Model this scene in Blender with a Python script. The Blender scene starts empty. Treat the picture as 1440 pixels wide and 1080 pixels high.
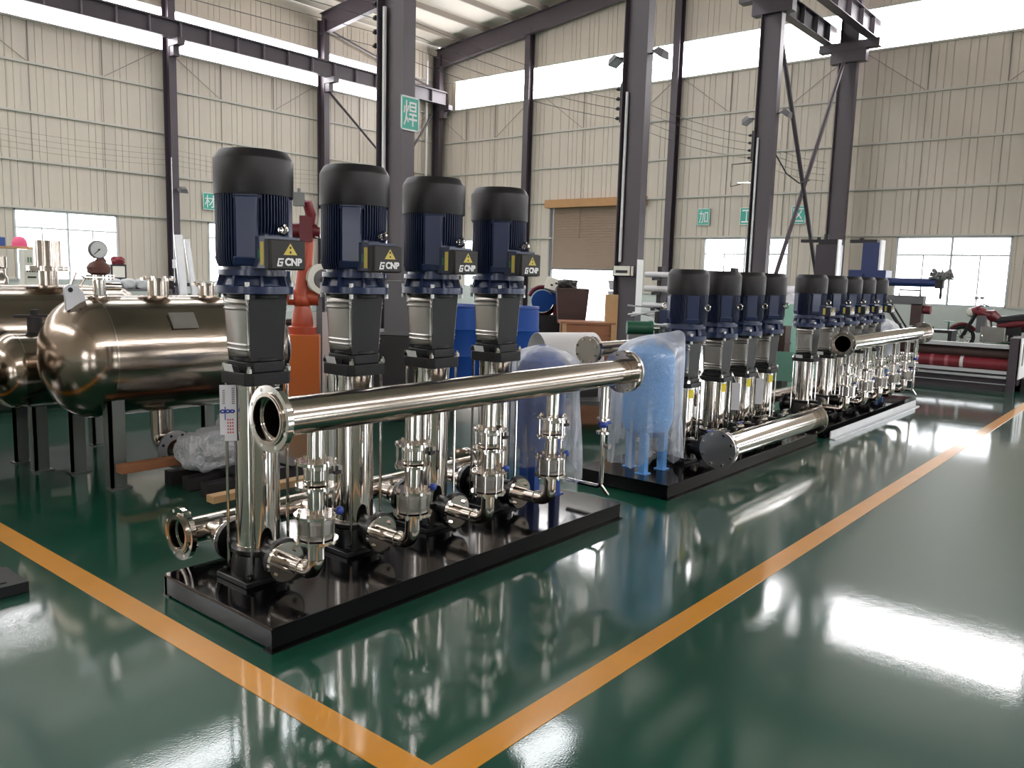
import bpy, bmesh, math, random
from math import sin, cos, pi, radians as R
from mathutils import Vector, Matrix
sc = bpy.context.scene
COL = sc.collection
# ---------------------------------------------------------------- camera
H = 1.6
cam = bpy.data.objects.new('camera', bpy.data.cameras.new('camera')); COL.objects.link(cam)
cam.data.sensor_width = 36; cam.data.lens = 36 * 1158.245 / 1440
cam.data.clip_end = 300; cam.data.clip_start = .05
right, down, fwd = Vector((.6397, -.7681, .0278)), Vector((-.0836, -.1055, -.9909)), Vector((.764, .6316, -.1317))
m3 = Matrix((right, -down, -fwd)).transposed()
cam.matrix_world = Matrix.Translation((0, 0, H)) @ m3.to_4x4()
sc.camera = cam
# ---------------------------------------------------------------- world, exposure
w = bpy.data.worlds.new('overcast_sky'); sc.world = w; w.use_nodes = True
nt = w.node_tree; bg = nt.nodes['Background']
tc = nt.nodes.new('ShaderNodeTexCoord'); sp = nt.nodes.new('ShaderNodeSeparateXYZ'); cr = nt.nodes.new('ShaderNodeValToRGB')
nt.links.new(tc.outputs['Generated'], sp.inputs[0]); nt.links.new(sp.outputs['Z'], cr.inputs[0])
cr.color_ramp.elements[0].color = (.97, .98, 1, 1); cr.color_ramp.elements[1].color = (.78, .88, 1, 1)
nt.links.new(cr.outputs[0], bg.inputs['Color'])
bg.inputs['Strength'].default_value = 8.0
BAND = 11.0      # brightness of the translucent daylight bands in the walls
ROOF_FILL = 9 # glow of unseen panels added in the roof to brighten the hall
sc.view_settings.view_transform = 'Standard'; sc.view_settings.look = 'None'
sc.view_settings.gamma = 1; sc.view_settings.use_curve_mapping = False
sc.view_settings.exposure = 0.36
sc.cycles.use_denoising = True
sc.cycles.max_bounces = 7; sc.cycles.diffuse_bounces = 4; sc.cycles.glossy_bounces = 4
sc.cycles.transparent_max_bounces = 12; sc.cycles.transmission_bounces = 4
sc.cycles.caustics_reflective = False; sc.cycles.caustics_refractive = False
sc.cycles.sample_clamp_indirect = 6
# ---------------------------------------------------------------- helpers
def lin(r, g, b):
    f = lambda c: (c / 255 / 12.92) if c / 255 <= .04045 else ((c / 255 + .055) / 1.055) ** 2.4
    return (f(r), f(g), f(b), 1)
MATS = {}
def mat(name, rgb=(128, 128, 128), rough=.5, metal=0., bump=0., bscale=40., var=0., vscale=6., coat=0., emit=0., alpha=1., brush=None, spec=None, trans=0.):
    m = bpy.data.materials.new(name); m.use_nodes = True; MATS[name] = m
    n = m.node_tree.nodes; l = m.node_tree.links; b = n['Principled BSDF']
    c = lin(*rgb); b.inputs['Base Color'].default_value = c
    b.inputs['Roughness'].default_value = rough; b.inputs['Metallic'].default_value = metal
    if coat: b.inputs['Coat Weight'].default_value = coat; b.inputs['Coat Roughness'].default_value = .08
    if spec is not None: b.inputs['Specular IOR Level'].default_value = spec
    if emit: b.inputs['Emission Color'].default_value = c; b.inputs['Emission Strength'].default_value = emit
    if trans: b.inputs['Transmission Weight'].default_value = trans
    if alpha < 1: b.inputs['Alpha'].default_value = alpha
    if bump or var or brush:
        t = n.new('ShaderNodeTexCoord')
    if var:
        nz = n.new('ShaderNodeTexNoise'); nz.inputs['Scale'].default_value = vscale; nz.inputs['Detail'].default_value = 6
        l.new(t.outputs['Object'], nz.inputs['Vector'])
        mx = n.new('ShaderNodeMix'); mx.data_type = 'RGBA'
        mx.inputs[6].default_value = tuple(x * (1 - var) for x in c[:3]) + (1,); mx.inputs[7].default_value = tuple(min(1, x * (1 + var)) for x in c[:3]) + (1,)
        l.new(nz.outputs['Fac'], mx.inputs[0]); l.new(mx.outputs[2], b.inputs['Base Color'])
    if bump:
        nb = n.new('ShaderNodeTexNoise'); nb.inputs['Scale'].default_value = bscale; nb.inputs['Detail'].default_value = 3
        bp = n.new('ShaderNodeBump'); bp.inputs['Strength'].default_value = bump; bp.inputs['Distance'].default_value = .02
        if brush:
            mp = n.new('ShaderNodeMapping'); mp.inputs['Scale'].default_value = brush
            l.new(t.outputs['Object'], mp.inputs[0]); l.new(mp.outputs[0], nb.inputs['Vector'])
        else: l.new(t.outputs['Object'], nb.inputs['Vector'])
        l.new(nb.outputs['Fac'], bp.inputs['Height']); l.new(bp.outputs[0], b.inputs['Normal'])
    return m
def tag(o, label=None, cat=None, group=None, kind=None):
    for k, v in (('label', label), ('category', cat), ('group', group), ('kind', kind)):
        if v: o[k] = v
    return o
def thing(name, loc, label, cat, group=None, rz=0):
    o = bpy.data.objects.new(name, None); COL.objects.link(o); o.empty_display_size = .1
    o.location = loc; o.rotation_euler = (0, 0, rz)
    return tag(o, label, cat, group)
def V(*a): return Vector(a)
class B:
    """collects simple shapes into one mesh"""
    def __init__(s): s.v = []; s.f = []; s.mi = []; s.m = 0
    def add(s, vs, fs, M=None):
        k = len(s.v)
        s.v += [tuple(M @ Vector(p)) if M else tuple(p) for p in vs]
        s.f += [tuple(i + k for i in f) for f in fs]; s.mi += [s.m] * len(fs); return s
    def box(s, x0, x1, y0, y1, z0, z1, M=None):
        vs = [(x, y, z) for z in (z0, z1) for y in (y0, y1) for x in (x0, x1)]
        return s.add(vs, [(0, 2, 3, 1), (4, 5, 7, 6), (0, 1, 5, 4), (2, 6, 7, 3), (0, 4, 6, 2), (1, 3, 7, 5)], M)
    def cbox(s, c, d, M=None): return s.box(c[0] - d[0] / 2, c[0] + d[0] / 2, c[1] - d[1] / 2, c[1] + d[1] / 2, c[2] - d[2] / 2, c[2] + d[2] / 2, M)
    def frus(s, z0, h0, z1, h1, M=None):
        """square frustum, half sizes h0=(hx,hy)"""
        vs = [(-h0[0], -h0[1], z0), (h0[0], -h0[1], z0), (h0[0], h0[1], z0), (-h0[0], h0[1], z0), (-h1[0], -h1[1], z1), (h1[0], -h1[1], z1), (h1[0], h1[1], z1), (-h1[0], h1[1], z1)]
        return s.add(vs, [(3, 2, 1, 0), (4, 5, 6, 7), (0, 1, 5, 4), (1, 2, 6, 5), (2, 3, 7, 6), (3, 0, 4, 7)], M)
    def lathe(s, prof, n=32, M=None, cap=(True, True)):
        """profile [(r,z)] bottom to top about z"""
        vs = []; fs = []
        for r, z in prof:
            for i in range(n): a = 2 * pi * i / n; vs.append((r * cos(a), r * sin(a), z))
        for j in range(len(prof) - 1):
            for i in range(n):
                k = (i + 1) % n; fs.append((j * n + i, j * n + k, (j + 1) * n + k, (j + 1) * n + i))
        if cap[0] and prof[0][0] > 1e-6: fs.append(tuple(range(n - 1, -1, -1)))
        if cap[1] and prof[-1][0] > 1e-6: fs.append(tuple((len(prof) - 1) * n + i for i in range(n)))
        return s.add(vs, fs, M)
    def cyl(s, p0, p1, r0, r1=None, n=20, cap=True):
        p0, p1 = Vector(p0), Vector(p1); d = p1 - p0
        M = Matrix.Translation(p0) @ d.to_track_quat('Z', 'Y').to_matrix().to_4x4()
        return s.lathe([(r0, 0), (r0 if r1 is None else r1, d.length)], n, M, (cap, cap))
    def ring(s, p0, p1, ro, ri, n=32):
        p0, p1 = Vector(p0), Vector(p1); d = p1 - p0; L = d.length
        M = Matrix.Translation(p0) @ d.to_track_quat('Z', 'Y').to_matrix().to_4x4()
        return s.lathe([(ri, L), (ri, 0), (ro, 0), (ro, L), (ri, L)], n, M, (False, False))
    def tube(s, pts, r, n=12, cap=True):
        pts = [Vector(p) for p in pts]; vs = []; fs = []; up = None
        for i, p in enumerate(pts):
            t = (pts[min(i + 1, len(pts) - 1)] - pts[max(i - 1, 0)]).normalized()
            if up is None:
                up = Vector((0, 0, 1)) if abs(t.z) < .9 else Vector((1, 0, 0))
            a = (up - t * up.dot(t)).normalized(); up = a; b = t.cross(a)
            rr = r[i] if isinstance(r, (list, tuple)) else r
            for k in range(n):
                q = 2 * pi * k / n; vs.append(p + a * rr * cos(q) + b * rr * sin(q))
        for i in range(len(pts) - 1):
            for k in range(n):
                j = (k + 1) % n; fs.append((i * n + k, i * n + j, (i + 1) * n + j, (i + 1) * n + k))
        if cap: fs.append(tuple(range(n - 1, -1, -1))); fs.append(tuple((len(pts) - 1) * n + k for k in range(n)))
        return s.add(vs, fs)
    def prism(s, poly, y0, y1, M=None):
        """polygon in (x,z), counter-clockwise seen from -y, extruded y0..y1"""
        n = len(poly); vs = [(x, y0, z) for x, z in poly] + [(x, y1, z) for x, z in poly]
        fs = [tuple(range(n)), tuple(range(2 * n - 1, n - 1, -1))] + [(i, i + n, (i + 1) % n + n, (i + 1) % n) for i in range(n)]
        return s.add(vs, fs, M)
    def sphere(s, c, r, n=16, sz=1.):
        pr = [(max(1e-7, r * sin(pi * i / 10)), -r * sz * cos(pi * i / 10)) for i in range(11)]
        return s.lathe(pr, n, Matrix.Translation(c), (False, False))
    def torus(s, c, Rr, r, axis=(0, 0, 1), a0=0, a1=2 * pi, n=20, k=8):
        q = Vector(axis).to_track_quat('Z', 'Y').to_matrix().to_4x4(); M = Matrix.Translation(c) @ q
        pts = [M @ Vector((Rr * cos(a0 + (a1 - a0) * i / n), Rr * sin(a0 + (a1 - a0) * i / n), 0)) for i in range(n + 1)]
        return s.tube(pts, r, k)
    def mesh(s, name, sharp=.6):
        me = bpy.data.meshes.new(name); me.from_pydata(s.v, [], s.f); me.update()
        if any(s.mi): me.polygons.foreach_set('material_index', s.mi)
        me.shade_smooth(); me.set_sharp_from_angle(angle=sharp)
        return me
    def obj(s, name, m, parent=None, loc=None, label=None, kind=None, sharp=.6, bevel=0):
        me = s.mesh(name, sharp)
        for x in (m if isinstance(m, (list, tuple)) else [m]): me.materials.append(MATS[x] if isinstance(x, str) else x)
        o = bpy.data.objects.new(name, me); COL.objects.link(o)
        if parent is not None: o.parent = parent
        if loc is not None: o.location = loc
        if bevel:
            md = o.modifiers.new('edge', 'BEVEL'); md.width = bevel; md.segments = 2; md.limit_method = 'ANGLE'
        return tag(o, label, kind=kind)
KIDS = {}
def copy_tree(o, parent=None):
    c = o.copy(); COL.objects.link(c)
    if parent is not None: c.parent = parent
    for ch in o.children: copy_tree(ch, c)
    return c
def dup(o, loc, label, rz=None):
    c = copy_tree(o); c.location = loc; c['label'] = label
    if rz is not None: c.rotation_euler = (0, 0, rz)
    return c
def inst(o, loc, parent, rz=0):
    c = o.copy(); COL.objects.link(c); c.parent = parent; c.location = loc; c.rotation_euler = (0, 0, rz); return c
_TXT = {}
def text(name, s, size, m, parent, M, ext=.0006, bold=0):
    cu = bpy.data.curves.new(name, 'FONT'); cu.body = s; cu.size = size; cu.extrude = ext; cu.align_x = 'CENTER'; cu.align_y = 'CENTER'; cu.offset = bold
    t = bpy.data.objects.new(name + '_src', cu); COL.objects.link(t)
    dg = bpy.context.evaluated_depsgraph_get(); me = bpy.data.meshes.new_from_object(t.evaluated_get(dg))
    bpy.data.objects.remove(t)
    me.name = name; me.materials.clear(); me.materials.append(MATS[m])
    o = bpy.data.objects.new(name, me); COL.objects.link(o); o.parent = parent; o.matrix_local = M
    return o
def face_M(x, y, z, normal='-y'):
    """matrix whose local XY plane faces the given direction"""
    r = {'-y': Matrix.Rotation(R(90), 4, 'X'), '-x': Matrix.Rotation(R(-90), 4, 'Z') @ Matrix.Rotation(R(90), 4, 'X'), '+x': Matrix.Rotation(R(90), 4, 'Z') @ Matrix.Rotation(R(90), 4, 'X')}[normal]
    return Matrix.Translation((x, y, z)) @ r
# ---------------------------------------------------------------- materials
mat('stainless', (188, 178, 168), .16, 1, bump=.02, bscale=3, brush=(60, 60, 60))
mat('polished', (214, 208, 202), .09, 1)
mat('tank_steel', (160, 147, 134), .17, 1, bump=.03, bscale=6, brush=(1, 12, 12))
mat('brushed', (180, 176, 172), .32, 1)
mat('dull_steel', (150, 146, 142), .45, .9, var=.2)
mat('galvanized', (196, 196, 198), .38, .8, var=.12)
mat('black_paint', (8, 7, 9), .1, spec=.22)
mat('black_cast', (20, 20, 22), .45, spec=.32, bump=.05, bscale=90)
mat('black_gloss', (9, 9, 10), .3)
mat('fan_black', (29, 26, 29), .44, spec=.35)
mat('navy', (25, 40, 76), .33, coat=.15)
mat('navy_fin', (25, 37, 68), .4)
mat('box_grey', (44, 42, 42), .5, spec=.35)
mat('yellow', (205, 184, 84), .5)
mat('yellow_tag', (228, 205, 40), .5)
mat('white', (232, 232, 232), .5)
mat('paper', (214, 212, 216), .6)
mat('blue_ink', (40, 60, 150), .5); mat('red_ink', (190, 90, 90), .6)
mat('green_dot', (40, 120, 70), .5)
mat('blue_knob', (38, 62, 150), .3)
mat('rubber', (24, 24, 26), .6)
mat('sheet', (200, 190, 176), .5, var=.05, vscale=.7)
mat('girt', (190, 186, 178), .45)
mat('rod', (120, 112, 104), .5)
mat('column', (70, 61, 68), .42, var=.1, vscale=2)
mat('column_light', (150, 140, 150), .45)
mat('ceil', (226, 218, 206), .7, bump=.3, bscale=7)
mat('purlin', (150, 140, 130), .5)
mat('dado', (196, 202, 196), .7, var=.06)
mat('win_frame', (196, 200, 202), .4)
mat('band', (255, 253, 255), .6, emit=BAND)
mat('roof_fill_panel', (250, 252, 255), .6, emit=ROOF_FILL)
mat('concrete', (176, 174, 168), .8, var=.1)
mat('door_slat', (142, 122, 104), .45, .2, var=.08)
mat('wood', (150, 98, 66), .6, var=.25, vscale=9)
mat('wood_light', (190, 152, 108), .65, var=.15, vscale=9)
mat('plywood', (176, 132, 86), .6, var=.12, vscale=5)
mat('orange', (204, 106, 48), .42, coat=.2); mat('robot', (176, 72, 44), .4, coat=.1)
mat('white_panel', (206, 204, 204), .45)
mat('barrel', (20, 70, 146), .6, spec=.3); mat('tank_blue', (100, 158, 218), .45, var=.35, vscale=55, bump=.4, bscale=140)
mat('deep_blue', (40, 76, 150), .4, var=.15, vscale=60); mat('drill_blue', (34, 50, 100), .4)
mat('leg_grey', (120, 124, 120), .4, .7); mat('film_pink', (168, 92, 100), .3)
mat('dark', (36, 31, 33), .55, var=.2); mat('brown_dark', (66, 46, 42), .6, var=.2)
mat('red', (98, 20, 32), .4, coat=.15); mat('dark_red', (120, 34, 44), .45, var=.3, vscale=12)
mat('machine_green', (120, 168, 150), .5, var=.1); mat('green_dark', (30, 88, 64), .5)
mat('grey', (128, 128, 128), .5); mat('light_grey', (186, 186, 188), .5); mat('mid_grey', (98, 96, 98), .5)
mat('sign_green', (66, 170, 150), .5); mat('pink', (226, 90, 130), .5); mat('cream', (222, 218, 206), .5)
mat('copper', (104, 66, 58), .6, var=.3, vscale=40)
mat('dial', (205, 208, 205), .4); mat('olive', (150, 160, 120), .6)
mat('line_paint', (205, 138, 30), .32, var=.12, vscale=5, coat=.3)
mat('glow', (255, 250, 235), .5, emit=3)
def special():
    # epoxy floor
    m = mat('floor', (20, 84, 66), .3, coat=1, spec=.14); n = m.node_tree.nodes; l = m.node_tree.links; b = n['Principled BSDF']
    t = n.new('ShaderNodeTexCoord')
    a = n.new('ShaderNodeTexNoise'); a.inputs['Scale'].default_value = .9; a.inputs['Detail'].default_value = 5; l.new(t.outputs['Object'], a.inputs['Vector'])
    mx = n.new('ShaderNodeMix'); mx.data_type = 'RGBA'; mx.inputs[6].default_value = lin(9, 60, 45); mx.inputs[7].default_value = lin(17, 76, 59); l.new(a.outputs['Fac'], mx.inputs[0]); l.new(mx.outputs[2], b.inputs['Base Color'])
    c = n.new('ShaderNodeTexNoise'); c.inputs['Scale'].default_value = 130; c.inputs['Detail'].default_value = 2; l.new(t.outputs['Object'], c.inputs['Vector'])
    d = n.new('ShaderNodeTexNoise'); d.inputs['Scale'].default_value = 9; d.inputs['Detail'].default_value = 2; l.new(t.outputs['Object'], d.inputs['Vector'])
    b1 = n.new('ShaderNodeBump'); b1.inputs['Strength'].default_value = .03; b1.inputs['Distance'].default_value = .004; l.new(c.outputs['Fac'], b1.inputs['Height'])
    b2 = n.new('ShaderNodeBump'); b2.inputs['Strength'].default_value = .012; b2.inputs['Distance'].default_value = .02; l.new(d.outputs['Fac'], b2.inputs['Height']); l.new(b1.outputs[0], b2.inputs['Normal'])
    l.new(b2.outputs[0], b.inputs['Normal'])
    b.inputs['IOR'].default_value = 1.5; b.inputs['Coat Roughness'].default_value = .045; l.new(b2.outputs[0], b.inputs['Coat Normal'])
    # window glass
    m = mat('glass'); n = m.node_tree.nodes; l = m.node_tree.links; n.remove(n['Principled BSDF'])
    g = n.new('ShaderNodeBsdfGlossy'); g.inputs['Roughness'].default_value = .03; tr = n.new('ShaderNodeBsdfTransparent'); x = n.new('ShaderNodeMixShader'); x.inputs[0].default_value = .06
    l.new(tr.outputs[0], x.inputs[1]); l.new(g.outputs[0], x.inputs[2]); l.new(x.outputs[0], n['Material Output'].inputs[0])
    # thin clear plastic wrap
    for nm, op, bs in (('plastic', .2, 7), ('wrap', .66, 22)):
        m = mat(nm); n = m.node_tree.nodes; l = m.node_tree.links; n.remove(n['Principled BSDF'])
        t = n.new('ShaderNodeTexCoord'); nz = n.new('ShaderNodeTexNoise'); nz.inputs['Scale'].default_value = bs; nz.inputs['Detail'].default_value = 5; nz.inputs['Distortion'].default_value = 1.2; l.new(t.outputs['Object'], nz.inputs['Vector'])
        bp = n.new('ShaderNodeBump'); bp.inputs['Strength'].default_value = .35 if nm == 'plastic' else 1.; bp.inputs['Distance'].default_value = .03; l.new(nz.outputs['Fac'], bp.inputs['Height'])
        df = n.new('ShaderNodeBsdfDiffuse'); df.inputs['Color'].default_value = (.8, .82, .88, 1); tl = n.new('ShaderNodeBsdfTranslucent'); tl.inputs['Color'].default_value = (.8, .82, .88, 1)
        gl = n.new('ShaderNodeBsdfGlossy'); gl.inputs['Roughness'].default_value = .18; tr = n.new('ShaderNodeBsdfTransparent')
        x1 = n.new('ShaderNodeMixShader'); x1.inputs[0].default_value = .5; x2 = n.new('ShaderNodeMixShader'); x2.inputs[0].default_value = .22 if nm == 'plastic' else .4; x3 = n.new('ShaderNodeMixShader')
        # film gets denser to the eye where it is seen edge-on, and slightly cloudy where it is creased
        lw = n.new('ShaderNodeLayerWeight'); lw.inputs['Blend'].default_value = .35
        ma = n.new('ShaderNodeMath'); ma.operation = 'MULTIPLY_ADD'; l.new(lw.outputs['Facing'], ma.inputs[0]); ma.inputs[1].default_value = .75; ma.inputs[2].default_value = op
        mr = n.new('ShaderNodeMapRange'); mr.inputs[1].default_value = .3; mr.inputs[2].default_value = .7; mr.inputs[3].default_value = .85; mr.inputs[4].default_value = 1.15; l.new(nz.outputs['Fac'], mr.inputs[0])
        mm = n.new('ShaderNodeMath'); mm.operation = 'MULTIPLY'; mm.use_clamp = True; l.new(ma.outputs[0], mm.inputs[0]); l.new(mr.outputs[0], mm.inputs[1]); l.new(mm.outputs[0], x3.inputs[0])
        l.new(df.outputs[0], x1.inputs[1]); l.new(tl.outputs[0], x1.inputs[2]); l.new(x1.outputs[0], x2.inputs[1]); l.new(gl.outputs[0], x2.inputs[2]); l.new(tr.outputs[0], x3.inputs[1]); l.new(x2.outputs[0], x3.inputs[2]); l.new(x3.outputs[0], n['Material Output'].inputs[0])
        for q in (df, gl): l.new(bp.outputs[0], q.inputs['Normal'])
special()
# ================================================================= the hall
XL, YL = 26.2, 26.2          # inside faces of the back gable wall and the left side wall
X0, Y0 = -10.2, -9.4
RY, EAVE, SLOPE = 8.57, 10.75, .113
roofz = lambda y: EAVE + SLOPE * (YL - y if y > RY else (YL - RY) - (RY - y))
S = lambda name, b, m, parent=None, **k: b.obj(name, m, parent, kind=None if parent else 'structure', **k)
fl = S('floor', B().box(X0, XL, Y0, YL, -.2, 0), 'floor')
S('ground', B().box(-60, 90, -60, 90, -.5, -.22), 'concrete')
# painted lines: one along X, one along Y, meeting at the corner near the camera
S('painted_line', B().box(1.70, 25.5, 1.655, 1.772, 0, .0025), 'line_paint', fl, label='yellow line running away along the aisle')
S('painted_line', B().box(1.66, 1.785, 1.772, 16, 0, .0025), 'line_paint', fl, label='yellow line crossing towards the left tanks')
def wall(name, axis, pos, u0, u1, openings, bands, sheets=None, gable=False):
    """a corrugated sheet wall; axis 'x': plane y=pos spanning x; axis 'y': plane x=pos spanning y. The inside faces the hall"""
    sgn = 1 if (axis == 'x' and pos > 0) or (axis == 'y' and pos > 0) else -1
    top = (lambda u: roofz(u)) if gable else (lambda u: roofz(pos) + .1)
    P = (lambda u, d, z: (u, pos + sgn * d, z)) if axis == 'x' else (lambda u, d, z: (pos + sgn * d, u, z))
    # masonry dado carries the wall's name
    b = B(); es = sorted([(a, c) for a, c, z0, z1 in openings if z0 < .5])
    u = u0
    def bx(bb, a, c, d0, d1, z0, z1):
        p, q = P(a, d0, z0), P(c, d1, z1); bb.box(min(p[0], q[0]), max(p[0], q[0]), min(p[1], q[1]), max(p[1], q[1]), z0, z1)
    for a, c in es + [(u1, u1)]:
        if a > u: bx(b, u, a, -.02, .22, 0, 1.05)
        u = max(u, c)
    W = S(name, b, 'dado')
    s0, s1 = sheets or (u1, u1)
    edges = sorted({round(x, 4) for x in [u0, u1, s0, s1] + [s0 + .8 * i for i in range(int((s1 - s0) / .8) + 1)] + [e for o in openings + bands for e in o[:2]] if u0 <= x <= u1})
    cache = {}
    for a, c in zip(edges, edges[1:]):
        if c - a < .02: continue
        mid = (a + c) / 2; cuts = sorted([(z0, z1) for p, q, z0, z1 in openings + bands if p <= mid <= q])
        z = 1.05; segs = []
        for z0, z1 in cuts + [(None, None)]:
            if z0 is None: segs.append((z, None)); break
            if z0 > z + .01: segs.append((z, z0))
            z = max(z, z1)
        for z0, z1 in segs:
            fine = s0 - .01 <= a and c <= s1 + .01
            us = [a]
            if fine:
                k = math.ceil((a - .001) / .2)
                while k * .2 < c - .02:
                    if k * .2 > a + .02: us += [k * .2 - .014, k * .2 - .006, k * .2 + .006, k * .2 + .014]
                    k += 1
            us.append(c); ds = [0] + [0, .018, .018, 0] * ((len(us) - 2) // 4) + [0]
            if fine: us[0] += .004; us[-1] -= .004
            key = (round(c - a, 3), round(a % .2, 3), z0, z1) if z1 else None
            if key and key in cache:
                o = cache[key].copy(); COL.objects.link(o); p = P(a, 0, 0); o.location = p; o.parent = W; continue
            bb = B(); vs = []
            for uu, dd in zip(us, ds): vs += [tuple(Vector(P(uu, dd, z0)) - Vector(P(a, 0, 0))), tuple(Vector(P(uu, dd, z1 if z1 else top(uu))) - Vector(P(a, 0, 0)))]
            n = len(us); flip = (axis == 'x') == (sgn > 0)
            bb.add(vs, [((2 * i, 2 * i + 2, 2 * i + 3, 2 * i + 1) if flip else (2 * i, 2 * i + 1, 2 * i + 3, 2 * i + 2)) for i in range(n - 1)])
            o = bb.obj('wall_sheet', 'sheet', W, P(a, 0, 0), sharp=.2)
            if key: cache[key] = o
    # backing so that daylight cannot leak through the seams
    bb = B()
    for a, c in zip(edges, edges[1:]):
        mid = (a + c) / 2; cuts = sorted([(z0, z1) for p, q, z0, z1 in openings + bands if p <= mid <= q]); z = 1.05
        for z0, z1 in cuts + [(top(mid) + .8, 99)]:
            if z0 > z: bx(bb, a, c, .04, .1, z, z0)
            z = max(z, z1)
    bb.obj('outer_skin', 'sheet', W)
    for p, q, z0, z1 in bands:
        n = max(1, round((q - p) / 2.9)); st = (q - p) / n
        for i in range(n):
            bb = B(); bx(bb, p + i * st + .006, p + (i + 1) * st - .006, .01, .03, z0, z1); bb.obj('daylight_panel', 'band', W)
    return W, P, bx
WINX = [(9.23 + 6 * k, 12.16 + 6 * k, 1.05, 3.08) for k in range(-3, 3)]
WINY = [(4.1 - 5.95 * 2 + 5.95 * k, 7.07 - 5.95 * 2 + 5.95 * k, 1.05, 3.02) for k in range(0, 6)]
WINY = [q for i, q in enumerate(WINY) if i not in (4, 5)] + [(21.6, 24.5, 1.05, 3.02)]
WINY[3] = (10.3, 13.28, 1.05, 3.02)
DOOR = (15.85, 19.82, 0, 4.21)
WLx, PL, bxL = wall('wall_left', 'x', YL, X0, XL, WINX, [(X0 + .5, 23.2, 8.37, 9.62)], (8.0, 26.2))
WB, PB, bxB = wall('wall_back', 'y', XL, Y0, YL, WINY + [DOOR], [(Y0 + .5, 25.2, 8.45, 9.6)], (-1.4, 26.2), gable=True)
WR, PR, bxR = wall('wall_right', 'x', Y0, X0, XL, [(a, b, c, d) for i, (a, b, c, d) in enumerate(WINX) if i > 1], [(X0 + .5, 25.5, 8.4, 9.6)])
WF, PF, bxF = wall('wall_front', 'y', X0, Y0, YL, WINY[-1:] + WINY[:2], [(7.5, 25.2, 8.45, 9.6)], gable=True)  # unseen wall; its band and windows are added as bright sources for the steel
# girts and sag rods (long members, one each)
def girts(W, bx, u0, u1, zs, opens=()):
    for z in zs:
        segs = [(u0, u1)]
        for a, c, z0, z1 in opens:
            if z0 - .02 < z < z1 - .03: segs = [t for s in segs for t in ((s[0], min(s[1], a)), (max(s[0], c), s[1])) if t[1] - t[0] > .05]
        for a, c in segs:
            b = B(); bx(b, a, c, -.07, -.003, z - .03, z + .03); b.obj('girt', 'girt', W)
girts(WLx, bxL, 6, 26.0, (1.08, 3.12, 4.45, 5.8, 7.16, 8.33, 9.66), WINX)
girts(WB, bxB, -3, 26.0, (1.08, 3.06, 4.42, 5.75, 7.1, 8.42, 9.63), WINY + [DOOR])
def sags(W, bx, P, us, zs, th=.012):
    for u in us:
        for z0, z1 in zs:
            b = B(); bx(b, u - th / 2, u + th / 2, -.045, -.033, z0, z1); b.obj('sag_rod', 'rod', W)
sags(WLx, bxL, PL, [9.8, 11.85, 15.8, 17.85, 21.8, 23.9], [(7.16, 8.33)], .03)
sags(WLx, bxL, PL, [9.8, 11.85, 15.8, 17.85, 21.8, 23.9], [(3.12, 7.16)])
sags(WB, bxB, PB, [.7, 2.65, 4.6, 6.6, 10.6, 12.6, 16.5, 18.5, 22.9, 24.5], [(7.1, 8.42)], .03)
sags(WB, bxB, PB, [.7, 2.65, 4.6, 6.6, 10.6, 12.6, 16.5, 18.5, 22.9, 24.5], [(3.06, 7.1)])
def rod(W, P, u0, z0, u1, z1, d=-.05, r=.009):
    B().cyl(P(u0, d, z0), P(u1, d, z1), r, n=6).obj('tie_rod', 'rod', W)
for u in (9.8, 15.8, 21.8): rod(WLx, PL, u, 7.16, u - 1.8, 8.33)
for u in (11.85, 17.85, 23.9): rod(WLx, PL, u, 7.16, u + 1.8, 8.33)
for u in (2.65, 6.6, 12.6, 18.5, 24.5): rod(WB, PB, u, 7.1, u + 1.8, 8.4)
for u in (4.6, 10.6, 16.5, 22.9): rod(WB, PB, u, 7.1, u - 1.8, 8.4)
# windows: frame is the structure, panes and bars its parts
def window(i, P, bx, u0, u1, z0, z1, zm):
    b = B(); t = .05
    bx(b, u0, u1, -.02, .06, z0, z0 + t); bx(b, u0, u1, -.02, .06, z1 - t, z1); bx(b, u0, u0 + t, -.02, .06, z0, z1); bx(b, u1 - t, u1, -.02, .06, z0, z1)
    W = S('window_%d' % i, b, 'win_frame')
    b = B(); bx(b, u0 + t, u1 - t, 0, .04, zm - .025, zm + .025); b.obj('transom', 'win_frame', W)
    um = (u0 + u1) / 2
    b = B(); bx(b, um - .03, um + .03, -.005, .045, z0 + t, z1 - t); b.obj('mullion', 'win_frame', W)
    for a, c in ((u0 + t, um - .03), (um + .03, u1 - t)):
        k = (a + c) / 2
        b = B(); bx(b, k - .018, k + .018, .005, .035, z0 + t, zm - .025); b.obj('sash_bar', 'win_frame', W)
        for p, q, zz0, zz1 in ((a, k - .018, z0 + t, zm - .025), (k + .018, c, z0 + t, zm - .025), (a, c, zm + .025, z1 - t)):
            b = B(); bx(b, p, q, .015, .02, zz0, zz1); b.obj('pane', 'glass', W)
k = 1
for q in WINX: window(k, PL, bxL, *q, 2.56); k += 1
for q in WINY: window(k, PB, bxB, *q, 2.49); k += 1
for q in WINX[2:]: window(k, PR, bxR, *q, 2.56); k += 1
for q in WINY[-1:] + WINY[:2]: window(k, PF, bxF, *q, 2.49); k += 1
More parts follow.
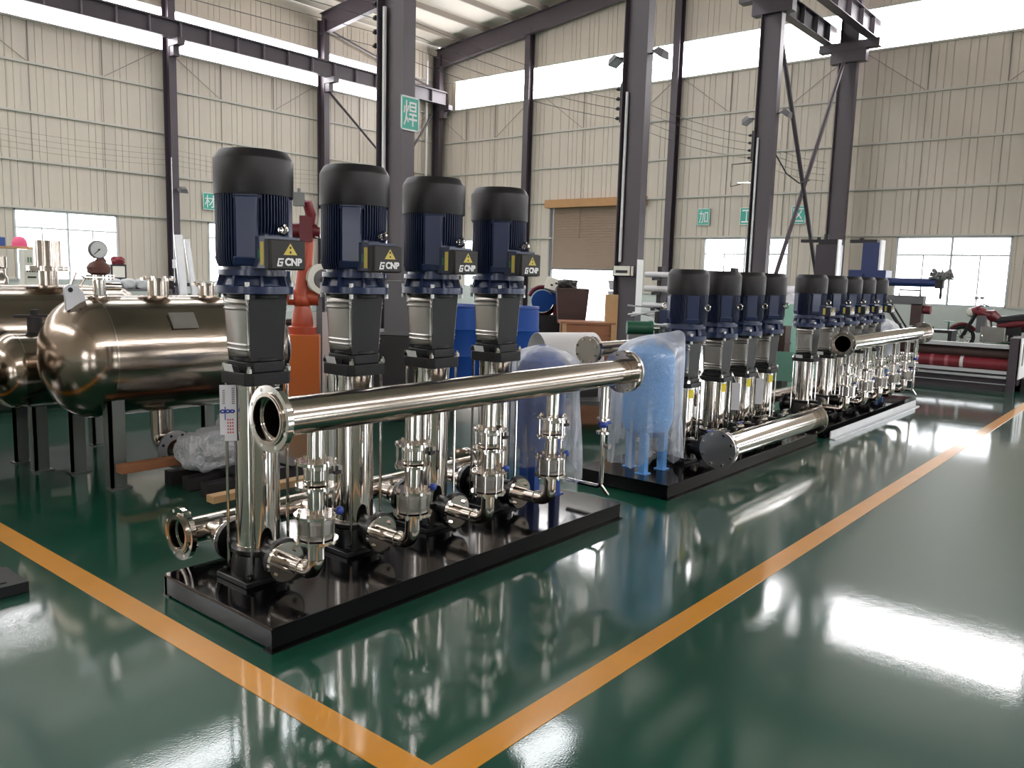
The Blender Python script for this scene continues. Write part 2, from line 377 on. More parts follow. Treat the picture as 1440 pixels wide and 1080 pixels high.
# roller door in the back wall
b = B(); bxB(b, 19.82, 19.94, -.03, .06, 0, 4.25); bxB(b, 15.73, 15.85, -.03, .06, 0, 4.25)
D = S('door_1', b, 'mid_grey')
z = 1.9
while z < 4.2:
    b = B(); bxB(b, 15.87, 19.80, .02, .045, z, z + .075); bxB(b, 15.87, 19.80, .05, .06, z + .07, z + .104); b.obj('slat', 'door_slat', D); z += .1
b = B(); bxB(b, 15.6, 19.98, -.35, .02, 4.2, 4.5); b.obj('shutter_box', 'plywood', D, label='yellowish shutter housing')
b = B(); bxB(b, 15.87, 19.8, .02, .06, 1.84, 1.9); b.obj('bottom_rail', 'mid_grey', D)
# ---------------------------------------------------------------- roof
ce = S('ceiling', B().add([(X0, YL, roofz(YL) + .45), (XL + .3, YL, roofz(YL) + .45), (XL + .3, RY, roofz(RY) + .45), (X0, RY, roofz(RY) + .45), (X0, Y0, roofz(Y0) + .45), (XL + .3, Y0, roofz(Y0) + .45)], [(0, 3, 2, 1), (3, 4, 5, 2)]), 'ceil')
ROWS = 24; yw = (YL - RY) / 12
for r in range(ROWS):
    y1 = YL - r * yw; y0 = y1 - yw
    pb = B().cyl((X0, y0, roofz(y0) + .3), (XL, y0, roofz(y0) + .3), .05, n=4)
    p = B().box(X0, XL, y0 - .035, y0 + .035, roofz(y0) + .16, roofz(y0) + .36); p.obj('purlin', 'purlin', ce)
    for kx in range(6):
        xa = X0 + .2 + kx * 6.05; 
        lit = r in (4, 8) and kx in (1, 2, 3, 4)  # panels that glow out of view, added for extra light inside
        za, zb = roofz(y0) + .40, roofz(y1) + .40
        B().add([(xa + .01, y0, za), (xa + 6.03, y0, za), (xa + 6.03, y1, zb), (xa + .01, y1, zb)], [(3, 2, 1, 0)]).obj('roof_fill_panel' if lit else 'insulation_panel', 'roof_fill_panel' if lit else 'ceil', ce)
FR = [25.85, 19.85, 13.85, 7.85]
def ibeam(b, p0, p1, h0, h1, wd, tf=.02, tw=.012):
    """I section between two points, web vertical; p = top centre"""
    p0, p1 = Vector(p0), Vector(p1); d = (p1 - p0).normalized(); s = d.cross(V(0, 0, 1)).normalized()
    for a0, a1, c0, c1, hw in ((0, tf, 0, tf, wd / 2), (h0 - tf, h0, h1 - tf, h1, wd / 2), (tf, h0 - tf, tf, h1 - tf, tw / 2)):
        vs = []
        for p, (u, v) in ((p0, (a0, a1)), (p1, (c0, c1))):
            for zz in (v, u):
                for q in (-1, 1): vs.append(p + s * hw * q - V(0, 0, zz))
        b.add(vs, [(0, 2, 3, 1), (4, 5, 7, 6), (0, 1, 5, 4), (2, 6, 7, 3), (0, 4, 6, 2), (1, 3, 7, 5)])
    return b
nm = {25.85: 'against the back gable wall', 19.85: 'over the second bay', 13.85: 'over the third bay', 7.85: 'over the fourth bay'}
for x in FR:
    for side, (ya, yb) in (('left', (YL - .2, RY)), ('right', (Y0 + .1, RY))):
        b = ibeam(B(), (x, ya, roofz(ya) + .15), (x, yb, roofz(yb) + .15), .75, .55, .22)
        tag(b.obj('roof_rafter', 'column'), 'dark steel rafter on the %s roof slope %s' % (side, nm[x]), 'rafter', 'roof rafters', 'structure')
def column(x, y, dx, dy, top, webaxis, label, face=False):
    """H column; webaxis 'y': web runs along y (flanges face +-y)"""
    b = B(); t = .018; hx, hy = dx / 2, dy / 2
    if webaxis == 'y':
        b.box(-hx, hx, -hy, -hy + t, 0, top).box(-hx, hx, hy - t, hy, 0, top).box(-.008, .008, -hy + t, hy - t, 0, top)
    else:
        b.box(-hx, -hx + t, -hy, hy, 0, top).box(hx - t, hx, -hy, hy, 0, top).box(-hx + t, hx - t, -.008, .008, 0, top)
    o = b.obj('steel_column', 'column', None, (x, y, 0)); tag(o, label, 'column', 'steel columns', 'structure')
    B().box(-hx - .06, hx + .06, -hy - .06, hy + .06, 0, .025).obj('foot_plate', 'column', o)
    return o
cl = {}
for x, n in ((25.85, 'in the far corner between left and back walls'), (19.85, 'on the left wall, second from the far corner'), (13.85, 'on the left wall, third from the far corner, with a lamp on it'), (7.85, 'on the left wall, fourth from the far corner, left of the window')):
    cl[x] = column(x, YL - .3, .24, .4, roofz(YL) - .05, 'y', 'dark grey steel column ' + n)
for y, n in ((21.05, 'on the back wall left of the roller door'), (14.55, 'on the back wall right of the roller door'), (2.6, 'on the back wall beyond the right edge')):
    column(XL - .22, y, .3, .25, roofz(y) - .3, 'x', 'dark steel wind column ' + n)
ci = {}
for x, n in ((25.3, 'at the back wall under the crane beams, where the diagonal braces meet'), (19.8, 'with two floodlights, behind the second pump set'), (13.8, 'with a small white shelf box, beside the roller door'), (7.75, 'with the green sign, behind the big pumps')):
    ci[x] = column(x, RY, .22, .52, roofz(RY) - .3, 'y', 'thick dark steel column of the inner row ' + n)
# right wall columns
def crane_beam(y, x0, x1, z, label):
    o = B(); ibeam(o, (x0, y, z), (x1, y, z), .52, .52, .26); o.box(x0, x1, y - .035, y + .035, z, z + .06)
    o = o.obj('crane_beam', 'column'); tag(o, label, 'crane beam', 'crane runway beams')
    x = math.ceil(x0)
    proto = None
    while x < x1:
        if proto is None: proto = B().box(-.006, .006, -.12, .12, z - .5, z - .02).obj('stiffener', 'column_light', o, (x, y, 0))
        else: inst(proto, (x, y, 0), o)
        x += 1.
    return o
crane_beam(25.5, X0 + 2, 25.9, 9.13, 'crane runway beam along the left wall in front of the daylight band')
crane_beam(RY + .62, X0 + 2, 25.9, 9.05, 'crane runway beam on the left side of the inner column row')
crane_beam(RY - .62, X0 + 2, 25.9, 9.05, 'crane runway beam on the right side of the inner column row, with light stiffeners')
for x, o in ci.items():
    b = B().box(-.14, .14, -.85, .85, 8.3, 8.52); b.prism([(-.13, 8.3), (-.13, 7.95), (.13, 7.95), (.13, 8.3)], -.5, .5)
    b.obj('crane_bracket', 'column', o)
for x, o in cl.items():
    B().box(-.12, .12, -.75, -.2, 8.4, 8.6).box(-.1, .1, -.45, -.2, 8.1, 8.4).obj('crane_bracket', 'column', o)
# conduits and braces on the columns
for x in (7.75, 13.8, 19.8):
    B().cyl((-.05, .17, 1.9 if x < 15 else .9), (-.05, .17, 5.08), .028, n=8).obj('conduit', 'white', ci[x], label='pale vertical conduit')
B().cyl((25.3, 26.02, .9), (25.3, 26.02, 10.4), .045, n=8).obj('conduit', 'white', WLx, label='pale downpipe beside the far corner column')
B().cyl((-.13, -.21, .9), (-.13, -.21, 5.0), .016, n=8).obj('conduit', 'white', cl[13.85], label='pale vertical conduit')
def brace(p0, p1, r, label):
    tag(B().cyl(p0, p1, r, n=8).obj('diagonal_brace', 'column'), label, 'brace', 'diagonal braces', 'structure')
brace((20.1, RY, 7.9), (24.6, RY, .8), .06, 'dark diagonal brace from the floodlight column down to the back wall column')
brace((25.0, RY + .05, 7.9), (20.5, RY + .05, .8), .06, 'dark diagonal brace from the crane bracket down to the floodlight column')
brace((20.1, 25.9, 8.2), (25.4, 25.9, 4.2), .045, 'slim diagonal brace on the left wall beside the far corner')
brace((25.5, 25.9, 8.2), (20.3, 25.9, 1.2), .045, 'slim diagonal brace rising to the far corner column')
brace((20.1, 25.9, 10.4), (25.5, 25.9, 9.3), .045, 'short diagonal brace above the crane beam in the far corner')
# ================================================================= pump sets
def pump(name, label, zs, rm, rs, big, rz=0, hh=.125, eyes=1, group=None):
    """vertical multistage pump; origin at its foot, discharge towards local -y.
    zs: casing top, sleeve top, head top, stool top, motor flange top, fins top, fan cover top"""
    zc, zsl, zh, zst, zmf, zfi, ztop = zs
    T = thing(name, (0, 0, 0), label, 'pump', group, rz)
    b = B().box(-.15, .15, -.13, .13, 0, .028)
    for sx in (-1, 1):
        for sy in (-1, 1): b.cyl((sx * .115, sy * .1, .028), (sx * .115, sy * .1, .05), .014, n=6)
    b.obj('foot', 'black_gloss', T, bevel=.004)
    c = B().lathe([(rs * 1.25, .028), (rs * 1.22, .08), (rs * 1.12, zc - .03), (rs * 1.22, zc - .02), (rs * 1.22, zc)], 28)
    for s in (-1, 1): c.cyl((0, 0, .13), (0, s * .2, .13), .062, n=20)
    c = c.obj('casing', 'black_gloss', T)
    for s in (-1, 1):
        b = B().cyl((0, s * .195, .13), (0, s * .225, .13), .104, n=28)
        b.obj('port_flange', 'black_gloss', c)
    B().cyl((rs * 1.2, -.02, .07), (rs * 1.5, -.02, .07), .012, n=8).obj('drain_plug', 'dull_steel', c)
    B().lathe([(rs, zc), (rs, zc + .012), (rs * .985, zc + .014), (rs * .985, zsl - .02), (rs, zsl - .018), (rs, zsl)], 40).obj('sleeve', 'polished', T)
    for sx in (-1, 1):
        for sy in (-1, 1):
            q = rs * .95
            b = B().cyl((sx * q, sy * q, zc - .1), (sx * q, sy * q, zsl + .01), .0075, n=8)
            b.obj('tie_rod', 'polished', T)
    b = B()
    ch = .03
    oc = [(-hh + ch, -hh), (hh - ch, -hh), (hh, -hh + ch), (hh, hh - ch), (hh - ch, hh), (-hh + ch, hh), (-hh, hh - ch), (-hh, -hh + ch)]
    hz = zsl + (zh - zsl) * .55
    for z0, z1, f in ((zsl, hz, 1), (hz, zh, .84)):
        b.add([(x * f, y * f, z0) for x, y in oc] + [(x * f, y * f, z1) for x, y in oc], [tuple(range(7, -1, -1)), tuple(range(8, 16))] + [(i, (i + 1) % 8, (i + 1) % 8 + 8, i + 8) for i in range(8)])
    h = b.obj('pump_head', 'black_cast', T, bevel=.004)
    bo = None
    for sx in (-1, 1):
        for sy in (-1, 1):
            p = (sx * hh * .84, sy * hh * .84, hz)
            if bo is None: bo = B().cyl((0, 0, 0), (0, 0, .02), .013, n=6).cyl((0, 0, .02), (0, 0, .032), .008, n=8).obj('bolt', 'polished', h, p)
            else: inst(bo, p, h)
    if big:
        M = Matrix.Translation((-hh - .001, .02, hz + .012)) @ Matrix.Rotation(R(-18), 4, 'Y')
        B().box(-.001, .001, -.025, .05, -.018, .024, M).obj('rating_plate', 'white', h, label='small white and black rating plate')
        B().box(-.0015, .0005, -.075, -.028, -.016, .02, M).obj('code_plate', 'fan_black', h)
    # stool: black casting with stainless coupling guards on the two open sides
    a0, a1 = hh * .72, hh * .84
    w0, w1 = .028, .034
    b = B()
    for s in (-1, 1):
        M = Matrix.Translation((0, 0, 0))
        vs = []
        for z, a in ((zh, a0), (zst, a1)):
            vs += [(-a, s * a, z), (a, s * a, z), (a, s * (a - .05), z), (-a, s * (a - .05), z)]
        fs = [(3, 2, 1, 0), (4, 5, 6, 7), (0, 1, 5, 4), (1, 2, 6, 5), (2, 3, 7, 6), (3, 0, 4, 7)]
        b.add(vs, [tuple(reversed(f)) for f in fs] if s > 0 else fs)
    b.frus(zh, (a0 * .6, a0 * .6), zst, (a1 * .6, a1 * .6))
    b.lathe([(a0 * 1.15, zh), (a0 * 1.15, zh + .018)], 24).lathe([(a1 * 1.2, zst - .02), (a1 * 1.2, zst)], 24)
    st = b.obj('motor_stool', 'black_cast', T, bevel=.004)
    for s in (-1, 1):
        b = B(); n = 9; zz = [zh + .02, zh + .05, zh + .056, zh + .062, zh + .072, zh + .078, zh + .084, zst - .075, zst - .069, zst - .063, zst - .053, zst - .047, zst - .041, zst - .012]
        off = [0, 0, .006, 0, 0, .006, 0, 0, .006, 0, 0, .006, 0, 0]
        vs = []
        for z, o in zip(zz, off):
            a = a0 + (a1 - a0) * (z - zh) / (zst - zh)
            for i in range(n + 1):
                t = -1 + 2 * i / n
                vs.append((s * (a * .97 + (1 - t * t) * a * .12 + o), t * a * .99, z))
        fs = []
        for j in range(len(zz) - 1):
            for i in range(n):
                f = (j * (n + 1) + i, (j + 1) * (n + 1) + i, (j + 1) * (n + 1) + i + 1, j * (n + 1) + i + 1)
                fs.append(f if s > 0 else tuple(reversed(f)))
        b.add(vs, fs); g = b.obj('coupling_guard', 'brushed', st, label='stainless steel guard plate')
        md = g.modifiers.new('t', 'SOLIDIFY'); md.thickness = .002
    # motor flange (lantern)
    zf = zst + (zmf - zst) * .34
    b = B().lathe([(rm * .9, zst), (rm * .98, zst + .004), (rm * .98, zf), (rm * .82, zf + .004), (rm * .74, zmf - .03), (rm * .92, zmf - .024), (rm * .92, zmf)], 40)
    for i in range(8):
        a = pi / 4 * i + pi / 8; M = Matrix.Rotation(a, 4, 'Z')
        b.add([(rm * .7, -.006, zf), (rm * .97, -.006, zf), (rm * .9, -.006, zmf - .024), (rm * .7, -.006, zmf - .024), (rm * .7, .006, zf), (rm * .97, .006, zf), (rm * .9, .006, zmf - .024), (rm * .7, .006, zmf - .024)],
              [(0, 1, 2, 3), (7, 6, 5, 4), (0, 4, 5, 1), (1, 5, 6, 2), (2, 6, 7, 3), (3, 7, 4, 0)], M)
    mf = b.obj('motor_flange', 'navy', T)
    bo = None
    for i in range(4):
        a = pi / 4 + pi / 2 * i; p = (rm * .93 * cos(a), rm * .93 * sin(a), 0)
        if bo is None: bo = B().cyl((0, 0, zf - .002), (0, 0, zf + .018), .012, n=6).obj('flange_bolt', 'white', mf, p); nu = B().cyl((0, 0, zst - .022), (0, 0, zst), .011, n=6).obj('flange_nut', 'white', mf, p)
        else: inst(bo, p, mf); inst(nu, p, mf)
    # motor body
    rc = rm * .8
    M = T
    b = B().lathe([(rm * .8, zmf), (rc, zmf + .04), (rc, zfi + .02)], 40)
    mb = b.obj('motor_body', 'navy', T)
    b = B(); N = 72
    for i in range(N):
        a = 2 * pi * (i + .5) / N; d = (math.degrees(a) % 90)
        if 31 < d < 59: continue
        m = Matrix.Rotation(a, 4, 'Z'); zlow = zmf + .012
        if abs(((math.degrees(a) - 270 + 180) % 360) - 180) < 34: zlow = zmf + (zfi - zmf) * .46
        t = .0022
        b.add([(rc * .97, -t, zlow + .01), (rm * .9, -t, zlow), (rm * .97, -t, zlow + .035), (rm * .97, -t, zfi + .015), (rc * .97, -t, zfi + .015), (rc * .97, t, zlow + .01), (rm * .9, t, zlow), (rm * .97, t, zlow + .035), (rm * .97, t, zfi + .015), (rc * .97, t, zfi + .015)],
              [(0, 1, 2, 3, 4), (9, 8, 7, 6, 5), (1, 6, 7, 2), (2, 7, 8, 3), (0, 5, 6, 1)], m)
    b.obj('cooling_fins', 'navy_fin', mb, kind='stuff')
    pad = None
    for i in range(4):
        a = 45 + 90 * i; m = R(a); hw = rm * .28
        if pad is None:
            b = B().box(rm * .6, rm * .93, -hw, hw, zmf + .05, zfi - .02)
            b.box(rm * .6, rm * .9, -hw * 1.25, hw * 1.25, zfi - .035, zfi + .012).add([(rm * .6, -hw * 1.2, zmf + .015), (rm * .88, -hw * 1.2, zmf + .02), (rm * .95, -hw * 1.2, zmf + .06), (rm * .6, -hw * 1.2, zmf + .06), (rm * .6, hw * 1.2, zmf + .015), (rm * .88, hw * 1.2, zmf + .02), (rm * .95, hw * 1.2, zmf + .06), (rm * .6, hw * 1.2, zmf + .06)],
                [(0, 1, 2, 3), (7, 6, 5, 4), (0, 4, 5, 1), (1, 5, 6, 2), (2, 6, 7, 3), (3, 7, 4, 0)])
            pad = b.obj('side_pad', 'navy', mb, bevel=.006); pad.rotation_euler = (0, 0, m)
        else: inst(pad, (0, 0, 0), mb, m)
    rt = rm
    B().lathe([(rt * .99, zfi - .012), (rt * 1.0, zfi - .006), (rt * 1.0, ztop - .042), (rt * .985, ztop - .036), (rt * .87, ztop - .004), (rt * .84, ztop), (.001, ztop)], 48, None, (False, False)).obj('fan_cover', 'fan_black', T)
    # terminal box on the discharge side
    zb0, zb1 = zmf + .004, zmf + (zfi - zmf) * .40
    yb = -rm * 1.42; hw = rm * .52
    b = B().box(-hw, hw, yb, -rm * 1.22, zb0, zb1)
    tb = b.obj('terminal_box', 'box_grey', T, bevel=.006)
    B().box(-hw * .98, hw * .98, -rm * 1.22, -rc * .9, zb0 + .006, zb1 + .012).obj('box_neck', 'navy', tb)
    B().box(-hw * .98, hw * .98, yb - .012, yb, zb0 + .004, zb1 - .004).obj('box_lid', 'box_grey', tb, bevel=.004)
    yl = yb - .0125; zm = (zb0 + zb1) / 2; hb = (zb1 - zb0)
    tri = [(-.036, 0), (.036, 0), (0, .064)] if big else [(-.028, 0), (.028, 0), (0, .05)]
    B().prism([(x * rm / .177 + hw * .1, z * hb / .17 + zm + hb * .0) for x, z in tri], yl - .001, yl).obj('warning_triangle', 'yellow', tb, label='yellow warning triangle')
    if big:
        B().prism([(hw * .1 - .0035, zm + .034 * hb / .17), (hw * .1 + .0035, zm + .034 * hb / .17), (hw * .1 + .005, zm + .046 * hb / .17), (hw * .1 - .005, zm + .046 * hb / .17)], yl - .002, yl - .001).box(hw * .1 - .004, hw * .1 + .004, yl - .002, yl - .001, zm + .007, zm + .016).obj('exclamation_mark', 'fan_black', tb)
        text('logo_lettering', 'CNP', .044, 'white', tb, face_M(hw * .27, yl - .0005, zm - hb * .24), bold=.002)
        b = B(); sk = lambda x0, x1, z0, z1: b.prism([(x0 + z0 * .25, zm - hb * .38 + z0), (x1 + z0 * .25, zm - hb * .38 + z0), (x1 + z1 * .25, zm - hb * .38 + z1), (x0 + z1 * .25, zm - hb * .38 + z1)], yl - .0012, yl - .0002)
        for q in ((-.062, -.055, .0, .036), (-.055, -.034, .0, .007), (-.055, -.034, .029, .036), (-.041, -.034, .0, .022), (-.050, -.041, .0145, .0215)): sk(*q)
        b.obj('logo_mark', 'white', tb)
    # stickers on the side facing the near end
    B().box(-hw * .98 - .0015, -hw * .98, -rm * 1.18, -rm * 1.04, zb0 + .02, zb1 - .012).obj('yellow_sticker', 'yellow', tb, label='narrow yellow sticker')
    if big: B().box(-hw * .98 - .0015, -hw * .98, -rm * .99, -rm * .93, zb0 + .05, zb1 - .045).obj('green_sticker', 'green_dot', tb)
    for k in range(eyes):
        s = -1 if k == 0 else 1; yy = s * rm * 1.0; zz = zb1 + .045
        B().cyl((.02, s * rm * .8, zz), (.02, yy, zz), .014, n=10).torus((.02, yy + s * .022, zz), .022, .008, (1, 0, 0), n=16).obj('lifting_eye', 'polished', mb, label='silver lifting eye')
    return T
def flange(b, p, d, ro, ri, t, nb, bolt=True, rot=0.):
    """pipe flange ring with bolt heads; p its face centre, thickness t along d"""
    p, d = Vector(p), Vector(d).normalized()
    b.ring(p, p + d * t, ro, ri, 40)
    return b
def bolts(parent, p, d, rad, n, m='polished', r=.011, h=.014, rot=0., name='bolt', L=None):
    p, d = Vector(p), Vector(d).normalized(); q = d.to_track_quat('Z', 'Y').to_matrix()
    first = None
    for i in range(n):
        a = 2 * pi * i / n + rot; c = p + q @ Vector((rad * cos(a), rad * sin(a), 0))
        if first is None:
            first = B().cyl((0, 0, 0), d * (L or h), r, n=6).obj(name, m, parent, c)
        else: inst(first, c, parent)
def header(name, label, x0, x1, y, z, r, left='open', right='blind', rf=.1425, cat='pipe', mat_='stainless', group=None):
    T = thing(name, (x0, y, z), label, cat, group)
    L = x1 - x0
    b = B(); ri = r * .96
    e0 = .035 if left == 'open' else 0
    b.lathe([(ri, L), (ri, e0), (r, e0), (r, L)], 48, Matrix.Rotation(R(90), 4, 'Y'), (False, False))
    b.obj('pipe_run', mat_, T)
    for k, (xx, s, kind) in enumerate(((0, -1, left), (L, 1, right))):
        # loose flange + stub end lap
        f = B(); ro = k == 0 and kind == 'open'; ih = r * 1.13 if ro else r * 1.02
        f.ring((xx - s * .03, 0, 0), (xx - s * .004, 0, 0), rf, ih, 44)
        if ro: f.lathe([(r * .99, L0) for L0 in (.0,)] + [(ih, .0)], 44, Matrix.Translation((.034, 0, 0)) @ Matrix.Rotation(R(90), 4, 'Y'), (False, False))
        fo = f.obj('flange', 'polished', T)
        B().ring((xx - s * .004, 0, 0), (xx + s * .004, 0, 0), rf * .79, ih if ro else ri, 44).ring((xx + s * .004, 0, 0), (xx + s * .007, 0, 0), rf * .73, ih * 1.01 if ro else ri * 1.02, 44).obj('lap_ring', 'stainless', fo)
        if kind == 'blind':
            B().cyl((xx + s * .008, 0, 0), (xx + s * .03, 0, 0), rf, n=44).obj('blind_disc', 'brushed', fo)
            bolts(fo, (xx + s * .03, 0, 0), (s, 0, 0), rf * .84, 8, rot=.39)
        bolts(fo, (xx - s * .03, 0, 0), (-s, 0, 0), rf * .87, 8, 'polished' , rot=.39)
        if ro: bolts(fo, (xx - s * .0042, 0, 0), (s, 0, 0), rf * .885, 8, 'white', r=.0095, h=.0016, rot=.39, name='bolt_hole')  # white discs paint in the brightness seen through the holes
    return T
def branch(name, label, x, ya, yb, zp, ztop, zk, zv, r=.038, rf=.094, side=1, group=None):
    """discharge branch: flange on the pump at (x, ya, zp) -> elbow -> check valve at zk -> butterfly valve at zv -> header"""
    T = thing(name, (x, yb, zp), label, 'pipe branch', group)
    Y = ya - yb; s = 1 if Y > 0 else -1
    er = .075
    B().cyl((0, Y, 0), (0, Y - s * .02, 0), rf, n=36).obj('pump_flange', 'polished', T)
    fo = T.children[0]
    bolts(fo, (0, Y - s * .02, 0), (0, -s, 0), rf * .76, 4, rot=.78, r=.012)
    pts = [(0, Y - s * .015, 0), (0, s * er, 0)] + [(0, s * (er - er * sin(a)), er - er * cos(a)) for a in [pi / 2 * i / 8 for i in range(1, 9)]]
    B().tube(pts, r, 24, False).torus((0, s * (er + .03), 0), r + .001, .004, (0, 1, 0)).obj('elbow', 'stainless', T)
    zl = [er - .001, zk[0] - zp, zk[1] - zp, zv[0] - zp, zv[1] - zp, ztop - zp]
    for a, c in ((zl[0], zl[1]), (zl[2], zl[3]), (zl[4], zl[5])):
        B().cyl((0, 0, a), (0, 0, c), r, n=24).obj('pipe_piece', 'polished', T)
    for nm, (z0, z1), rb in (('check_valve', (zl[1], zl[2]), rf * .82), ('butterfly_valve', (zl[3], zl[4]), rf * .6)):
        h = z1 - z0
        v = B().lathe([(rb, z0 + .018), (rb * 1.02, z0 + h * .3), (rb * .97, z0 + h * .32), (rb * .97, z1 - h * .32), (rb * 1.02, z1 - h * .3), (rb, z1 - .018)], 32).obj(nm, 'dull_steel' if nm == 'check_valve' else 'polished', T)
        for za in (z0, z1 - .013):
            B().ring((0, 0, za), (0, 0, za + .013), rf * (1.04 if nm == 'check_valve' else .98), r * .99, 36).obj('flange', 'polished', v)
        st = None
        for i in range(8 if nm == 'check_valve' else 6):
            a = 2 * pi * i / (8 if nm == 'check_valve' else 6) + .5; p = (rf * .86 * cos(a), rf * .86 * sin(a), 0)
            if st is None: st = B().cyl((0, 0, z0 - .014), (0, 0, z1 + .012), .0048, n=8).cyl((0, 0, z0 - .009), (0, 0, z0), .009, n=6).cyl((0, 0, z1), (0, 0, z1 + .009), .009, n=6).obj('stud', 'polished', v, p)
            else: inst(st, p, v)
        if nm == 'butterfly_valve':
            B().cyl((rf * .5, 0, z0 + h / 2), (rf + .02, -.0, z0 + h / 2), .013, n=10).box(rf * .9, rf + .012, -.05, .0, z0 + h / 2 - .008, z0 + h / 2 + .03).obj('lever', 'dull_steel', v, label='short grey hand lever'); B().box(rf * .62, rf * 1.0, -.06, -.045, z0 + h / 2 - .004, z0 + h / 2 + .012).obj('lever_grip', 'fan_black', v)
        else:
            B().cyl((rf * .9, -.01, z1 + .002), (rf * .9, -.01, z1 + .06), .005, n=8).obj('gauge_tube', 'polished', v)
            B().sphere((rf * .95, -.05, z1 + .004), .0195, 14).obj('blue_knob', 'blue_knob', v, label='blue round valve knob')
    B().tube([(rf * .9, -.01, zl[2] + .05), (rf * .9, -.01, zl[3] - .02)], .0045, 8).obj('thin_pipe', 'polished', T)
    return T
def base_plate(name, label, x0, x1, y0, y1, h=.11):
    T = thing(name, (x0, y0, 0), label, 'base frame'); L, W = x1 - x0, y1 - y0
    B().box(0, L, 0, W, h - .012, h).obj('deck_plate', 'black_paint', T, bevel=.002)
    proto = None
    for nm, bb in (('front_channel', (-0.0, L, 0.0, None)), ('rear_channel', (0, L, W, None))):
        yy = bb[2]; s = 1 if yy == 0 else -1
        B().box(0, L, min(yy + s * .006, yy + s * .012), max(yy + s * .006, yy + s * .012), .008, h - .012).box(-.012 if s > 0 else 0, L + .012, min(yy - s * .012, yy + s * .05), max(yy - s * .012, yy + s * .05), 0, .008).obj(nm, 'black_paint', T)
    for nm, xx, s in (('left_end_channel', 0, 1), ('right_end_channel', L, -1)):
        B().box(min(xx + s * .006, xx + s * .012), max(xx + s * .006, xx + s * .012), .02, W - .02, .008, h - .012).obj(nm, 'black_paint', T)
    return T
ZA = (.158, .95, 1.057, 1.368, 1.477, 1.824, 2.012)
ZB = (.19, .62, .69, 1.0, 1.12, 1.38, 1.57)
HB = .11
base_plate('base_frame', 'long glossy black steel base frame under the four big pumps', 1.90, 4.60, 2.83, 3.74)
base_plate('base_frame', 'black steel base frame under the middle pump set, with the lying capped pipe', 5.24, 8.30, 2.83, 3.64)
base_plate('base_frame', 'black steel base frame of the farthest pump set behind a silver bar', 8.58, 11.95, 2.86, 3.68)
AX = [2.21, 2.80, 3.372, 3.945]
ordn = ['nearest big vertical pump with a white paper tag on its sleeve', 'second big vertical pump from the near end of the foreground frame', 'third big vertical pump of the foreground frame', 'farthest big vertical pump of the foreground frame, beside the wrapped blue vessel']
pa = pump('vertical_pump', ordn[0], ZA, .1775, .105, True)
pa.location = (AX[0], 3.4, HB); pa['group'] = 'big pumps of the foreground set'
for x, n in zip(AX[1:], ordn[1:]): dup(pa, (x, 3.4, HB), n)
# paper tag hung on the first pump
tg = thing('paper_tag', (2.075, 3.425, .785), 'white paper tag with blue mark hanging on the nearest pump', 'tag', None, R(-33)); tg.scale = (.82, 1, .63)
B().box(-.045, .045, -.006, 0, .06, .43).obj('sheet_of_paper', 'paper', tg)
B().box(-.02, .045, -.008, 0, .012, .06).obj('folded_flap', 'paper', tg)
b = B()
for i in range(15): b.box(-.006 + (i % 3) * .013, .002 + (i % 3) * .013, -.0075, -.006, .07 + (i // 3) * .024, .083 + (i // 3) * .024)
b.obj('red_print', 'red_ink', tg, kind='stuff')
b = B().torus((-.03, -.007, .235), .011, .005, (0, 1, 0), n=12, k=4).box(-.019, -.014, -.0085, -.006, .17, .27).torus((-.002, -.007, .235), .011, .005, (0, 1, 0), n=12, k=4).torus((.022, -.007, .235), .01, .005, (0, 1, 0), n=12, k=4)
b.obj('blue_print', 'blue_ink', tg)
b = B()
for i in range(9): b.box(.02, .036, -.0075, -.006, .29 + i * .014, .297 + i * .014)
for i in range(8): b.box(-.03, -.016, -.0075, -.006, .29 + i * .014, .296 + i * .014)
b.obj('grey_print', 'mid_grey', tg, kind='stuff')
header('discharge_header', 'long polished discharge pipe with open flange across the big pumps', 1.955, 4.72, 2.93, .975, .084)
header('suction_header', 'low polished suction pipe behind the big pumps with open left flange', 2.06, 4.20, 3.89, .239, .07, 'open', 'blind', .135)
names = ['first discharge branch from the near end, in front of the nearest big pump', 'second discharge branch from the near end of the foreground set', 'third discharge branch from the near end of the foreground set', 'last discharge branch of the foreground set, before the wrapped blue vessel']
for x, n in zip(AX, names):
    branch('discharge_branch', n, x - .01, 3.175, 2.93, .239, .905, (.395, .522), (.64, .762), group='discharge branches of the foreground set')
def suction_stub(x, y0, y1, z, label, grp, r=.045, rf=.093):
    T = thing('suction_stub', (x, y0, z), label, 'pipe stub', grp); L = y1 - y0; s = 1 if L > 0 else -1
    B().cyl((0, 0, 0), (0, s * .02, 0), rf, n=32).obj('flange', 'polished', T)
    B().cyl((0, s * .02, 0), (0, L, 0), r, n=20).cyl((0, L * .45, 0), (0, L * .6, 0), r * 1.25, n=20).obj('pipe_piece', 'stainless', T)
    B().box(-.008, .008, min(L * .5, L * .5 + s * .01), max(L * .5, L * .5 + s * .01), r, r + .05).box(-.07, .012, min(L * .46, L * .46 + s * .03), max(L * .46, L * .46 + s * .03), r + .05, r + .058).obj('valve_handle', 'dull_steel', T)
for i, x in enumerate(AX):
    suction_stub(x, 3.628, 3.83, .239, 'suction stub joining the low rear pipe to big pump, %s from the near end' % ('first', 'second', 'third', 'fourth')[i], 'suction stubs of the foreground set')
